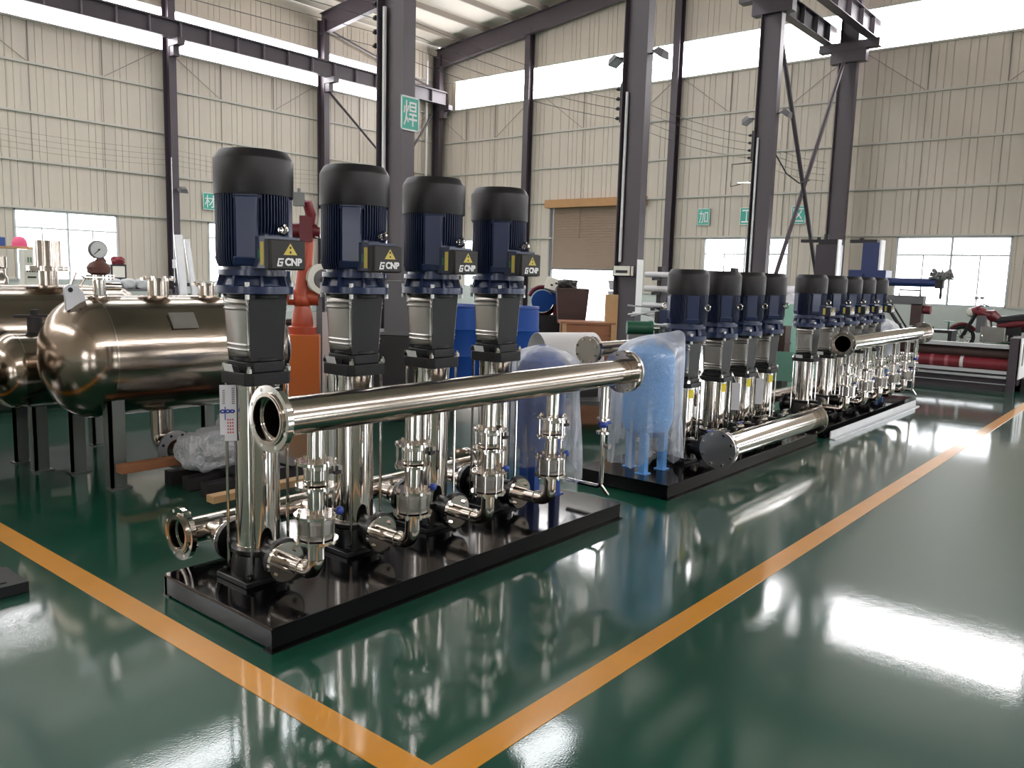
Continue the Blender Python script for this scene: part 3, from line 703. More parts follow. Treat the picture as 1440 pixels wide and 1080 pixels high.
def drop_pipe(label, x, yh, zh, ytank, zb=.22):
    T = thing('drop_pipe', (x, yh, zb), label, 'pipe'); h = zh - zb
    B().cyl((0, 0, h - .08), (0, 0, h), .024, n=16).cyl((0, 0, h - .22), (0, 0, h - .08), .03, n=16).obj('tee', 'polished', T)
    B().cyl((0, 0, h - .23), (0, 0, h - .215), .045, n=16).cyl((0, 0, h - .32), (0, 0, h - .305), .045, n=16).cyl((0, 0, h - .3), (0, 0, h - .22), .022, n=12).obj('union', 'polished', T)
    B().sphere((0, 0, h - .26), .03, 14).cyl((-.05, 0, h - .25), (.05, -.02, h - .25), .012, n=8).obj('blue_handle', 'blue_knob', T, label='blue valve handle')
    B().tube([(0, 0, h - .3), (0, 0, .03), (0, .009, .009), (0, .03, 0), (0, ytank - yh, 0)], .016, 12).obj('thin_pipe', 'polished', T)
    B().cyl((0, 0, h - .4), (0, -.045, h - .4), .012, n=8).cyl((0, -.045, h - .4), (0, -.055, h - .4), .02, n=10).obj('drain_tap', 'dull_steel', T)
    B().cyl((0, 0, .01), (.03, -.04, -.055), .011, n=10).obj('drain_stub', 'polished', T)
drop_pipe('thin vertical pipe with blue valve hanging from the foreground discharge pipe end', 4.50, 2.93, .9, 3.2)
def vessel(x, y, z, label, mt, r=.2, zl=.30, zt=.98, group=None):
    T = thing('pressure_vessel', (x, y, z), label, 'vessel', group)
    B().lathe([(.001, zl - .05), (r * .5, zl - .03), (r * .88, zl + .03), (r, zl + .11), (r, zt - .13), (r * .9, zt - .05), (r * .55, zt), (.001, zt + .012)], 40).obj('shell', mt, T)
    lg = None
    for i in range(3):
        a = 2 * pi * i / 3 + R(205); p = (r * .72 * cos(a), r * .72 * sin(a), 0)
        if lg is None: lg = B().box(-.028, .028, -.028, .028, 0, zl + .06).box(-.045, .045, -.045, .045, 0, .008).obj('leg', mt, T, p)
        else: inst(lg, p, T)
    B().cyl((0, 0, zt), (0, 0, zt + .05), .03, n=12).obj('top_port', mt, T)
    B().cyl((0, 0, .1), (0, 0, zl), .02, n=10).obj('bottom_port', 'polished', T)
def cover(x, y, z, label, r, zb, zt, seed, knot=None, mt='plastic'):
    rnd = random.Random(seed); n = 56; prof = []
    ph = [rnd.uniform(0, 6.28) for _ in range(8)]
    zs = [zb + (zt - .16 - zb) * i / 9 for i in range(10)] + [zt - .10, zt - .05, zt - .02, zt]
    rr = [r * (1.06 - .06 * i / 9) for i in range(10)] + [r * .9, r * .66, r * .36, .02]
    vs = []
    for j, (zz, q) in enumerate(zip(zs, rr)):
        for i in range(n):
            a = 2 * pi * i / n; wv = .05 * sin(5 * a + ph[0] + j * .25) + .04 * sin(9 * a + ph[1] - j * .3) + .025 * sin(17 * a + ph[2] + j * .2)
            amp = (1 - j / 13) * 1.1 + .15
            k = q * (1 + wv * amp); dz = 0 if j else .07 * sin(2 * a + ph[3]) + .03 * sin(5 * a + ph[4])
            p = Vector((k * cos(a), k * sin(a), zz + dz))
            if knot is not None and j >= 9:
                d = (Vector((cos(a), sin(a), 0)).dot(Vector((knot[0], knot[1], 0)).normalized())); f = max(0, d) ** 4
                p = p.lerp(Vector(knot), f * .75)
            vs.append(p)
    fs = [(j * n + i, j * n + (i + 1) % n, (j + 1) * n + (i + 1) % n, (j + 1) * n + i) for j in range(len(zs) - 1) for i in range(n)]
    fs.append(tuple((len(zs) - 1) * n + i for i in range(n)))
    o = B().add(vs, fs).obj('plastic_cover', mt, None, (x, y, z), sharp=3)
    tag(o, label, 'plastic cover'); return o
vessel(4.37, 3.36, HB, 'blue pressure vessel under plastic at the foreground frame end', 'deep_blue', .17)
cover(4.37, 3.36, HB, 'clear plastic cover over the blue vessel behind the long discharge pipe', .265, .2, 1.03, 4)
vessel(5.56, 3.22, HB, 'bright blue pressure vessel under plastic on the middle frame', 'tank_blue', .2, .3, .98)
cover(5.56, 3.22, HB, 'clear plastic bag tied at the top over the bright blue vessel', .262, .12, 1.06, 9, (.4, -.1, 1.1))
# ---- middle set: turned round, its suction pipe lies in front
BX = [6.08, 6.68, 7.2, 7.7]
on = ['first', 'second', 'third', 'fourth']
pb = pump('vertical_pump', 'short vertical pump with yellow tag, first from the wrapped vessel in the middle set', ZB, .168, .098, False, pi, .118, 2)
pb['group'] = 'pumps of the middle set'
sl = [c for c in pb.children if c.name.startswith('sleeve')][0]
B().box(-.034, .034, .0965, .0985, .53, .60).obj('yellow_tag', 'yellow_tag', sl, label='yellow warranty tag').rotation_euler = (0, 0, R(-24))
pb.location = (BX[0], 3.2, HB)
for i in (1, 2, 3): dup(pb, (BX[i], 3.2, HB), 'short vertical pump with yellow tag, %s from the wrapped vessel in the middle set' % on[i])
header('suction_header', 'polished pipe with blank disc lying low in front of the middle pumps', 5.88, 7.90, 2.755, .30, .095, 'blind', 'open', .15, mat_='polished')
header('discharge_header', 'thin polished pipe with blank disc behind the middle pumps', 5.43, 8.1, 3.70, 1.02, .06, 'blind', 'blind', .112)
for i, x in enumerate(BX):
    branch('discharge_branch', 'discharge branch behind the middle set, %s from the wrapped vessel' % on[i], x, 3.425, 3.70, .24, .965, (.40, .52), (.64, .76), .03, .08, group='discharge branches of the middle set')
    suction_stub(x, 2.975, 2.83, .24, 'front suction stub of the middle set, %s from the wrapped vessel' % on[i], 'suction stubs of the middle set')
    T = thing('drain_valve', (x + .14, 3.02, .33), 'small silver tap with blue lever beside middle pump, %s from the wrapped vessel' % on[i], 'tap', 'taps of the middle set')
    B().cyl((-.06, 0, 0), (.03, -.02, 0), .016, n=10).cyl((0, -.01, -.05), (0, -.01, .03), .013, n=10).obj('tap_body', 'polished', T)
    B().box(-.05, .05, -.022, -.004, .03, .038).obj('tap_lever', 'blue_knob' if i < 2 else 'dull_steel', T)
# ---- farthest set
CX = [9.10, 9.75, 10.3, 10.83, 11.37]; on5 = ['first', 'second', 'third', 'fourth', 'fifth']
pc = pump('vertical_pump', 'x', ZB, .172, .102, True, 0, .12, 1); pc['group'] = 'pumps of the farthest set'
pc['label'] = 'short vertical pump of the farthest set, first from the middle set'; pc.location = (CX[0], 3.3, HB + .01)
for i in range(1, 5): dup(pc, (CX[i], 3.3, HB + .01), 'short vertical pump of the farthest set, %s from the middle set' % on5[i])
header('discharge_header', 'bright polished discharge pipe with open flange on the farthest set', 8.80, 12.02, 2.83, .978, .086, 'open', 'blind', .142, mat_='polished')
for i, x in enumerate(CX):
    branch('discharge_branch', 'discharge branch of the farthest set, %s from the middle set' % on5[i], x, 3.075, 2.83, .25, .90, (.395, .522), (.62, .74), .034, .088, group='discharge branches of the farthest set')
header('suction_header', 'low suction pipe behind the farthest pump set', 8.7, 11.8, 3.78, .25, .08, 'blind', 'blind', .14)
drop_pipe('thin vertical pipe hanging from the far end of the farthest set', 11.8, 2.83, .9, 3.15)
vessel(11.74, 3.3, HB, 'blue pressure vessel behind the far end of the farthest set', 'tank_blue', .17, .3, .95)
cover(11.74, 3.3, HB, 'loose plastic cover over the vessel at the far end of the farthest set', .26, .35, 1.06, 13, (-.2, .2, 1.14), 'wrap')
T = thing('steel_angle', (8.56, 2.80, 0), 'silver steel angle lying on the floor along the farthest base frame', 'steel bar')
B().box(0, 3.32, -.012, .0, 0, .085).box(0, 3.32, -.06, -.012, 0, .012).obj('angle_profile', 'galvanized', T)
# ================================================================= left side: stainless tanks
def tank(label, x0, x1, y, zc, r, dome, legs, group=None):
    T = thing('horizontal_tank', (x0, y, zc), label, 'tank', group); L = x1 - x0
    M = Matrix.Rotation(R(90), 4, 'Y')
    B().lathe([(r, 0), (r, L)], 64, M, (False, False)).obj('shell', 'tank_steel', T)
    hd = None
    for k, (xx, s) in enumerate(((0, -1), (L, 1))):
        pr = [(max(1e-5, r * cos(a)), s * dome * sin(a)) for a in [pi / 2 * i / 14 for i in range(15)]]
        if s < 0: pr.reverse()
        B().lathe(pr, 64, Matrix.Translation((xx, 0, 0)) @ M, (False, False)).obj('dished_head', 'tank_steel', T)
        B().ring((xx - .006, 0, 0), (xx + .006, 0, 0), r + .0025, r - .004, 64).obj('weld_seam', 'stainless', T)
    for lx, ly, w, h in legs:
        lo = B().box(-w / 2, w / 2, -.012, .012, 0, h).box(-w / 2, -w / 2 + .02, -.012, .09 if ly < 0 else .012, 0, h).box(-w / 2 - .02, w / 2 + .02, -.05, .05, 0, .012).obj('leg', 'leg_grey', T, (lx, ly, -zc))
    return T
TG = 'stainless tanks at the left'
t1 = tank('big polished stainless tank lying nearest, with nameplate and lifting lug', 2.63, 3.9, 6.15, .925, .445, .33, [(.02, -.33, .11, .64), (1.1, -.33, .11, .64), (.02, .33, .11, .64), (1.1, .33, .11, .64)], TG)
lug = B(); lug.prism([(-.075, -.1), (.055, -.04), (.045, .02), (.0, .075), (-.05, .085), (-.085, .06)], -.012, .012); lo = lug.obj('lifting_lug', 'galvanized', t1, (-.13, -.12, .44), label='pale lifting lug plate'); 
B().cyl((-.045, -.014, .045), (-.045, .014, .045), .017, n=14).obj('lug_hole', 'fan_black', lo)
Mn = Matrix.Translation((.52, -.37, .262)) @ Matrix.Rotation(R(-35), 4, 'X')
B().box(-.1, .1, -.008, .002, -.06, .075, Mn).obj('nameplate', 'dull_steel', t1, label='rough grey nameplate')
def nozzle(T, x, y, z0, h, r, rf, name='nozzle'):
    B().cyl((x, y, z0), (x, y, z0 + h), r, n=28).ring((x, y, z0 + h - .02), (x, y, z0 + h), rf, r * .9, 32).obj(name, 'stainless', T); o = T.children[-1]
    bolts(o, (x, y, z0 + h), (0, 0, 1), rf * .84, 8, r=.009, h=.012)
    return o
nozzle(t1, .52, 0, .43, .145, .075, .125); nozzle(t1, .93, 0, .43, .11, .07, .12)
# low outlet elbow with a pale flange facing the camera side
eb = B(); eb.tube([(.52, 0, -.42), (.52, 0, -.62)] + [(.52, -.11 + .11 * cos(a), -.62 - .11 * sin(a)) for a in [pi / 2 * i / 8 for i in range(1, 9)]] + [(.52, -.2, -.73)], .085, 26)
eo = eb.obj('outlet_elbow', 'stainless', t1)
B().ring((.52, -.2, -.73), (.52, -.225, -.73), .145, .08, 36).obj('outlet_flange', 'galvanized', eo, label='pale outlet flange'); fo = eo.children[0]
bolts(fo, (.52, -.225, -.73), (0, -1, 0), .118, 8, 'fan_black', r=.012, h=.002, rot=.39, name='bolt_hole')
# gauge assembly on top of the tank
g = thing('gauge_assembly', (2.71, 6.15, 1.33), 'pressure gauge on a copper coloured valve on the near tank', 'gauge')
B().cyl((0, 0, 0), (0, 0, .15), .045, n=20).cyl((-.0, 0, .04), (-.0, 0, .05), .052, n=20).obj('pipe_piece', 'polished', g)
B().cyl((0, 0, .15), (0, 0, .165), .1, n=28).cyl((0, 0, .17), (0, 0, .185), .1, n=28).obj('flange_pair', 'polished', g)
B().lathe([(.05, .185), (.075, .2), (.08, .24), (.06, .27), (.03, .285)], 20).obj('valve_body', 'copper', g)
B().tube([(-.14, 0, .1), (-.1, 0, .16), (-.16, 0, .2), (-.2, 0, .1), (-.12, 0, .06)], .012, 8).obj('side_pipe', 'polished', g)
B().cyl((.03, 0, .1), (.15, 0, .1), .03, n=14).obj('side_stub', 'polished', g)
B().cyl((0, 0, .28), (0, 0, .31), .012, n=10).cyl((.01, .03, .27), (.05, .03, .3), .03, n=12).obj('gauge_stem', 'copper', g)
d = B().cyl((.0, .02, .365), (0, -.012, .365), .064, n=32).obj('gauge_case', 'mid_grey', g)
B().cyl((0, -.0125, .365), (0, -.0145, .365), .057, n=32).obj('dial_face', 'dial', d, label='pale dial face')
B().cyl((.012, -.016, .37), (-.036, -.016, .33), .0025, n=6).cyl((0, -.0145, .365), (0, -.018, .365), .006, n=10).obj('needle', 'fan_black', d)
t2 = tank('long stainless tank lying behind the nearest tank', .3, 3.49, 7.7, .95, .45, .3, [(.3, -.33, .11, .6), (2.9, -.33, .11, .6)], TG)
o = nozzle(t2, 2.665, 0, .43, .16, .075, .165)
B().cyl((2.665, 0, .592), (2.665, 0, .612), .165, n=36).cyl((2.665, 0, .612), (2.665, 0, .83), .108, .104, n=36).obj('top_drum', 'stainless', t2)
for q in (-.13, -.02): B().cyl((2.665 + q, -.12, .6), (2.665 + q, -.12, .87), .006, n=6).obj('threaded_rod', 'polished', t2)
t3 = tank('small stainless tank between the two big tanks', 2.38, 4.0, 6.92, .77, .29, .2, [(.1, -.2, .1, .5), (.1, .2, .1, .5)], TG)
B().cyl((.17, 0, .27), (.17, 0, .4), .055, n=18).box(.02, .3, -.02, .02, .4, .42).cyl((.17, 0, .42), (.17, 0, .46), .03, n=12).obj('valve', 'dark', t3, label='dark valve with flat handle')
o = nozzle(t3, 1.2, 0, .27, .1, .05, .09)
t4 = tank('stainless tank at the left edge with a low side flange', .35, 1.75, 6.75, .72, .3, .22, [(1.2, -.2, .1, .5)], TG)
# wooden skids, pallet and wrapped parcel
def beam(name, p, L, w, h, m, label, rz=0, cat='timber', group=None):
    o = B().box(0, L, -w / 2, w / 2, 0, h).obj(name, m, None, p, bevel=.003); o.rotation_euler = (0, 0, rz); return tag(o, label, cat, group)
beam('timber_beam', (2.58, 5.66, .15), 1.05, .09, .06, 'wood', 'reddish timber beam sticking out beside the near tank leg')
beam('timber_beam', (2.84, 4.93, .035), .9, .09, .05, 'wood_light', 'pale timber beam low behind the nearest pump')
pl = thing('dark_pallet', (2.95, 5.04, 0), 'dark pallet under the wrapped parcel', 'pallet')
for i in range(3): B().box(0, .9, .1 + i * .25, .2 + i * .25, 0, .1).obj('runner', 'dark', pl)
for i in range(4): B().box(.03 + i * .22, .2 + i * .22, .1, .72, .1, .12).obj('slat', 'dark', pl) if i else None
random.seed(5)
def parcel(name, p, dims, label, m='wrap', seed=3, amp=.24):
    bm = bmesh.new(); bmesh.ops.create_icosphere(bm, subdivisions=4, radius=1); rnd = random.Random(seed)
    ws = [(Vector((rnd.gauss(0, 1), rnd.gauss(0, 1), rnd.gauss(0, 1))) * rnd.choice((2.2, 4, 7)), rnd.uniform(0, 6)) for _ in range(14)]
    for v in bm.verts:
        c = v.co.copy(); k = 1 + sum(sin(q.dot(c) + f) for q, f in ws) * amp / 6
        c = Vector([math.copysign(abs(t) ** .7, t) for t in c]) * k
        v.co = Vector((c.x * dims[0], c.y * dims[1], max(-dims[2] * .9, c.z * dims[2])))
    me = bpy.data.meshes.new(name); bm.to_mesh(me); bm.free(); me.shade_smooth(); me.materials.append(MATS[m])
    o = bpy.data.objects.new(name, me); COL.objects.link(o); o.location = p
    return tag(o, label, 'parcel')
parcel('wrapped_parcel', (3.16, 5.42, .285), (.24, .17, .155), 'crumpled white plastic wrapped parcel on the pallet behind the nearest pump')
o = parcel('wrapped_parcel', (3.34, 5.42, .46), (.12, .12, .09), 'smaller plastic bundle on top of the wrapped parcel', seed=8)
sl = thing('black_slab', (.2, 4.24, 0), 'black steel slab at the left edge in front of the yellow line', 'steel slab')
B().box(0, 1.28, 0, .30, .0, .055).obj('top_plate', 'black_cast', sl, bevel=.003); B().box(.0, 1.2, .05, .25, .055, .06).obj('rib', 'black_cast', sl)
# ---- things near the left wall
wb = thing('workbench', (4.7, 17, 0), 'workbench by the left window carrying a control box and a shelf', 'workbench')
B().box(0, 1.9, -.3, .4, 1.06, 1.12).obj('bench_top', 'light_grey', wb)
for x in (.05, 1.8):
    for y in (-.25, .33): B().box(x, x + .06, y, y + .06, 0, 1.06).obj('leg', 'mid_grey', wb)
B().box(.0, 1.62, -.2, .3, 1.82, 1.86).obj('shelf_board', 'wood_light', wb, label='yellowish shelf board')
for x in (.02, 1.58): B().box(x, x + .04, -.15, .25, 1.12, 1.82).obj('shelf_post', 'mid_grey', wb)
cb = thing('control_box', (6.0, 16.75, 1.12), 'cream control box with black buttons under the shelf', 'control box')
B().box(0, .27, -.1, .14, 0, .69).obj('case', 'cream', cb, bevel=.01)
for i in range(5): B().cyl((.05 + i * .042, -.1, .29), (.05 + i * .042, -.115, .29), .014, n=8).obj('button', 'fan_black', cb)
B().box(.05, .2, -.105, -.1, .17, .2).obj('switch_strip', 'fan_black', cb); B().box(.11, .13, -.106, -.1, .45, .55).obj('green_lamp', 'green_dot', cb); B().box(.06, .09, -.106, -.1, .45, .55).obj('grey_lamp', 'grey', cb)
he = B().lathe([(.125, 0), (.13, .05), (.115, .12), (.07, .175), (.001, .19)], 24).lathe([(.15, 0), (.15, .012), (.125, .02)], 24).obj('helmet', 'pink', None, (6.05, 16.95, 1.86)); tag(he, 'pink hard hat lying on the shelf at the left window', 'helmet')
for i, (x, m, n) in enumerate(((5.55, 'deep_blue', 'dark blue toolbox on the shelf, beside the pink hat'), (5.25, 'white', 'white carton on the shelf at the far left'))):
    o = B().box(0, .25, -.1, .1, 0, .16).box(.05, .2, -.015, .015, .16, .19).obj('tool_box' if i == 0 else 'carton', m, None, (x, 17, 1.86), bevel=.01); tag(o, n, 'box')
o = B().box(0, .22, -.1, .1, 0, .66).box(.02, .2, -.105, -.1, .1, .3).obj('grey_cabinet', 'light_grey', None, (6.33, 16.95, 1.12), bevel=.01); tag(o, 'slim grey electric cabinet right of the cream control box', 'cabinet')
for i, (x, r, h) in enumerate(((5.0, .13, .5), (5.35, .16, .42), (5.68, .12, .55))):
    o = B().lathe([(r, 0), (r, h * .3), (r * .7, h * .4), (r * .7, h * .6), (r * .95, h * .65), (r * .95, h)], 20).obj('steel_fitting', 'stainless', None, (x, 16.9, 1.12)); tag(o, 'turned stainless fitting on the workbench, %s from the left' % on5[i], 'fitting', 'fittings on the workbench')
st = thing('storage_rack', (11.0, 24.3, 0), 'low rack with grey sacks standing at the left wall', 'rack')
B().box(0, 1.9, 0, 1.0, .80, .86).obj('rack_top', 'mid_grey', st)
for x in (0, 1.84):
    for y in (0, .94): B().box(x, x + .06, y, y + .06, 0, .8).obj('leg', 'mid_grey', st)
random.seed(2)
for i in range(4): parcel('grey_sack', (11.25 + i * .42, 24.6, 1.0), (.22, .2, .16), 'pale grey sack on the low rack, %s from the left' % on5[i], 'light_grey', 30 + i, .1)
cbx = thing('small_cabinet', (11.35, 24.95, .86), 'small dark framed cabinet beside the left window', 'cabinet')
B().box(0, .46, 0, .3, 0, .72).obj('case', 'dark', cbx); B().box(.05, .41, -.01, 0, .33, .66).obj('upper_panel', 'cream', cbx); B().box(.05, .41, -.01, 0, .05, .28).obj('lower_panel', 'green_dark', cbx)
parcel('red_bundle', (11.6, 25.05, 1.68), (.2, .14, .12), 'dark red bundle on top of the small cabinet', 'dark_red', 5)
for i, (x, h, wd, rz) in enumerate(((11.95, 2.45, .24, -2), (12.36, 2.34, .16, -5))):
    o = B().box(0, wd, -.004, .004, 0, h).box(0, .02, -.004, .05, 0, h).obj('metal_sheet', 'galvanized', None, (x - .0, 22, 0)); o.rotation_euler = (R(-4), R(rz), 0); tag(o, ('wide' if i == 0 else 'narrow') + ' bright metal sheet leaning near the left wall', 'metal sheet')
rk = thing('sheet_rack', (11.5, 22.35, 0), 'dark rack that the bright metal sheets lean on', 'rack')
B().box(0, 1.8, .22, .3, 1.0, 1.1).box(0, 1.8, 0, .7, .7, .78).obj('rail', 'dark', rk)
for x in (.0, 1.72): B().box(x, x + .08, .1, .6, 0, 1.05).obj('post', 'dark', rk)
o = B().box(-.09, .09, -.05, .0, -.14, .14).box(-.07, .07, -.055, -.05, -.1, .1).obj('junction_box', 'white', None, (13.72, 25.64, 1.64)); tag(o, 'white junction box on the third left wall column', 'junction box')
for i, (x, y, L, hh_, n) in enumerate(((-1.2, 9.6, 2.6, .95, 'left'), (1.7, 9.9, 2.4, 1.05, 'middle'), (4.3, 9.7, 2.6, .9, 'right'))):  # dark filler racks added to block pale wall reflections in the floor
    T = thing('filler_rack', (x, y, 0), 'dark filler rack added behind the tanks to darken the floor, %s of three' % n, 'rack', 'filler racks behind the tanks')
    B().box(0, L, .03, .75, .06, hh_ - .05).obj('cabinet_body', 'dark', T); B().box(-.03, L + .03, -.02, .8, hh_ - .05, hh_).obj('rack_top', 'brown_dark', T)
    for k in range(4): B().box(.03 + k * L / 4, (k + 1) * L / 4 - .03, .0, .03, .1, hh_ - .1).obj('door', 'dark', T)
    B().box(.05, L - .05, .08, .7, 0, .06).obj('plinth', 'dark', T)
    for k in range(5): tag(B().cyl((0, 0, 0), (L * .8, 0, 0), .03, n=10).obj('filler_bar', 'dull_steel' if k % 2 else 'dark', None, (x + .1, y + .12 + k * .12, hh_ + .03)), 'added round bar lying on the %s stock rack, %s from the front' % (n, on5[k]), 'bar', 'bars on the filler racks')
# ---- orange robot between the first two pumps
rb = thing('welding_robot', (5.66, 7.78, 0), 'orange welding robot on an orange pedestal between the two nearest pumps', 'robot', None, R(-40))
B().box(-.2, .2, -.18, .18, 0, .87).obj('pedestal', 'orange', rb, bevel=.012)
B().lathe([(.16, .87), (.16, .95), (.12, .96), (.12, 1.0)], 28).obj('base_ring', 'robot', rb)
B().lathe([(.12, 1.0), (.11, 1.1), (.09, 1.18)], 24).sphere((0, 0, 1.25), .11).cyl((-.16, 0, 1.28), (.18, 0, 1.28), .09, n=24).obj('shoulder', 'robot', rb)
B().tube([(0, 0, 1.26), (.02, 0, 1.5), (.05, 0, 1.8), (.06, 0, 2.0)], [.1, .085, .075, .08], 18).obj('upper_arm', 'robot', rb)
B().cyl((-.1, 0, 2.02), (.2, 0, 2.02), .085, n=22).box(-.02, .12, -.1, .1, 1.9, 2.18).obj('elbow_joint', 'red', rb)
B().tube([(.06, 0, 2.06), (.1, -.05, 2.2), (.06, -.1, 2.34)], [.075, .06, .05], 16).obj('forearm', 'dark_red', rb)
B().tube([(.16, -.03, 1.95), (.2, -.05, 2.1), (.22, -.05, 2.26)], .03, 10).obj('hose', 'cream', rb, label='pale hose')
B().box(-.08, .04, -.17, -.05, 2.28, 2.42).cyl((-.02, -.1, 2.42), (-.02, -.1, 2.47), .02, n=10).cyl((-.1, -.1, 2.36), (-.06, -.1, 2.36), .018, n=10).obj('wire_feeder', 'grey', rb)
sp_ = thing('cable_reel', (5.78, 7.58, 1.49), 'cream cable reel held beside the orange robot', 'reel', None, R(-112))
for s in (-.07, .05): B().ring((s, 0, 0), (s + .02, 0, 0), .17, .11, 36).obj('rim', 'cream', sp_)
B().cyl((-.07, 0, 0), (.07, 0, 0), .1, n=24).cyl((-.14, 0, 0), (.12, 0, 0), .03, n=14).obj('hub', 'mid_grey', sp_)
B().box(-.13, -.1, -.03, .03, -1.49, .02).obj('stand', 'mid_grey', sp_)
dd = B().lathe([(.03, -.01), (.035, 0), (.03, .01)], 6); dd = None
o = B().box(-.17, .17, -.02, .02, 0, 1.08).obj('white_board', 'white_panel', None, (6.2, 8.23, 0)); o.rotation_euler = (0, 0, R(-50)); tag(o, 'white upright board between the orange pedestal and the second pump', 'board')
wd = thing('welding_cabinet', (6.15, 6.62, 0), 'dark blue grey welding cabinet behind the second and third pumps', 'cabinet', None, R(-50))
B().box(-.35, .35, -.25, .25, 0, .93).obj('case', 'dark', wd, bevel=.01); B().box(-.36, .36, -.26, .26, .93, .96).obj('top', 'mid_grey', wd)
B().box(-.2, .16, -.15, .15, .96, 1.5).box(-.16, .12, -.16, -.15, 1.05, 1.4).obj('upper_case', 'mid_grey', wd)
for i, (x, y) in enumerate(((7.30, 6.86), (7.70, 6.34))):
    T = thing('blue_drum', (x, y, .3), 'blue plastic drum behind the third pump' if i == 0 else 'blue plastic drum right of the fourth pump', 'drum', 'blue drums')
    B().lathe([(.25, 0), (.285, .03), (.285, .3), (.295, .32), (.285, .34), (.285, .62), (.295, .64), (.285, .66), (.285, .86), (.27, .9)], 36).obj('barrel_body', 'barrel', T)
    B().lathe([(.27, .89), (.285, .9), (.285, .925), (.25, .925), (.25, .91), (.001, .91)], 36, None, (False, False)).obj('lid', 'deep_blue', T)
tb_ = thing('steel_table', (6.95, 5.9, 0), 'dark steel table carrying the blue drums and the sheet roll', 'table', None, R(-50))
B().box(-.7, 1.6, -.55, 1.2, .26, .3).obj('table_top', 'mid_grey', tb_)
for x in (-.6, 1.5):
    for y in (-.45, 1.1): B().box(x - .04, x + .04, y - .04, y + .04, 0, .26).obj('leg', 'dark', tb_)
rl = thing('sheet_roll', (7.28, 5.30, .72), 'rolled pale sheet metal shell lying behind the foreground vessel', 'sheet roll', None, R(-28))
b = B(); n = 26
for th in (0,):
    pts = [(.27 * cos(a), .27 * sin(a)) for a in [R(-100) + R(330) * i / n for i in range(n + 1)]]
    b.add([(x, p[0], p[1]) for x in (-.32, .36) for p in pts], [(i, i + 1, n + 2 + i, n + 1 + i) for i in range(n)])
q = b.obj('rolled_sheet', 'white_panel', rl); md = q.modifiers.new('t', 'SOLIDIFY'); md.thickness = .006
B().box(-.3, .34, -.2, .2, -.42, -.27).obj('cradle', 'dark', rl)
# ---- machines in front of the roller door
rm_ = thing('red_machine', (10.4, 7.95, 0), 'red and blue machine with a tilted pale control panel before the roller door', 'machine', None, R(-50))
B().box(-.35, .35, -.2, .25, 0, .98).obj('stand', 'dark', rm_)
B().torus((-.06, 0, 1.2), .22, .035, (0, 1, 0), R(20), R(300), 20, 8).box(-.34, -.1, -.12, .12, .98, 1.03).box(.12, .2, -.1, .1, .98, 1.32).obj('red_frame', 'red', rm_)
B().cyl((-.06, -.16, 1.2), (-.06, .1, 1.2), .17, n=24).cyl((.12, -.14, 1.24), (.12, .05, 1.24), .09, .02, n=16).obj('motor', 'barrel', rm_)
o = B(); Mp = Matrix.Translation((.22, -.12, 1.42)) @ Matrix.Rotation(R(16), 4, 'Y') @ Matrix.Rotation(R(-25), 4, 'X') @ Matrix.Scale(1.3, 4)
o.box(-.19, .19, -.03, .03, -.08, .08, Mp); o = o.obj('control_panel', 'cream', rm_, label='pale control panel')
for i in range(6): B().box(-.13 + i * .05, -.1 + i * .05, -.036, -.03, -.03 + (i % 2) * .04, -.01 + (i % 2) * .04, Mp).obj('button', 'fan_black', o)
bx_ = thing('steel_hopper', (10.12, 7.25, 0), 'dark brown steel box behind the wooden crate', 'bin', None, R(-50))
B().box(-.1, .2, -.1, .35, 0, .9).frus(.9, (.2, .18), 1.42, (.24, .2)).obj('bin_body', 'brown_dark', bx_)
parcel('dark_scrap', (10.2, 7.4, 1.47), (.14, .12, .08), 'dark scrap heaped on the brown box', 'dark', 17)
ct = thing('wooden_crate', (9.62, 6.72, 0), 'brown wooden crate before the roller door', 'crate', None, R(-50))
for i in range(6): B().box(-.3, .44, -.28, -.262, .02 + i * .155, .165 + i * .155).obj('front_board', 'wood', ct)
for i in range(6): B().box(.44, .458, -.28, .25, .02 + i * .155, .165 + i * .155).obj('side_board', 'plywood', ct)
B().box(-.31, .46, -.3, .26, .945, .975).box(-.28, .44, -.26, .25, 0, .945).obj('core', 'wood', ct)
for x in (-.28, .4): B().box(x, x + .06, -.3, -.28, 0, .95).obj('batten', 'wood_light', ct)
o = B().box(-.085, .085, -.06, .06, 0, 1.36).box(-.085, .085, -.061, -.06, .2, .3).obj('wooden_post', 'wood_light', None, (9.84, 6.36, 0)); o.rotation_euler = (0, 0, R(-50)); tag(o, 'pale upright timber standing against the crate', 'timber')
for i, (x, y, h, m) in enumerate(((29.0, 18.2, 1.75, 'mid_grey'), (30.5, 17.6, 1.5, 'grey'))):
    T = thing('outdoor_pallet_stack', (x, y, -.22), ('grey stack of bins standing outside the door, nearer', 'grey stack of bins standing outside the door, farther')[i], 'bin stack')
    for k in range(4): B().frus(k * h / 4, (.5, .35), (k + .9) * h / 4, (.56, .4)).obj('bin', m, T)
o = parcel('outdoor_bush', (31.5, 18.9, .6), (.9, .9, .8), 'pale green bush seen through the roller door', 'olive', 23, .3); o['category'] = 'bush'
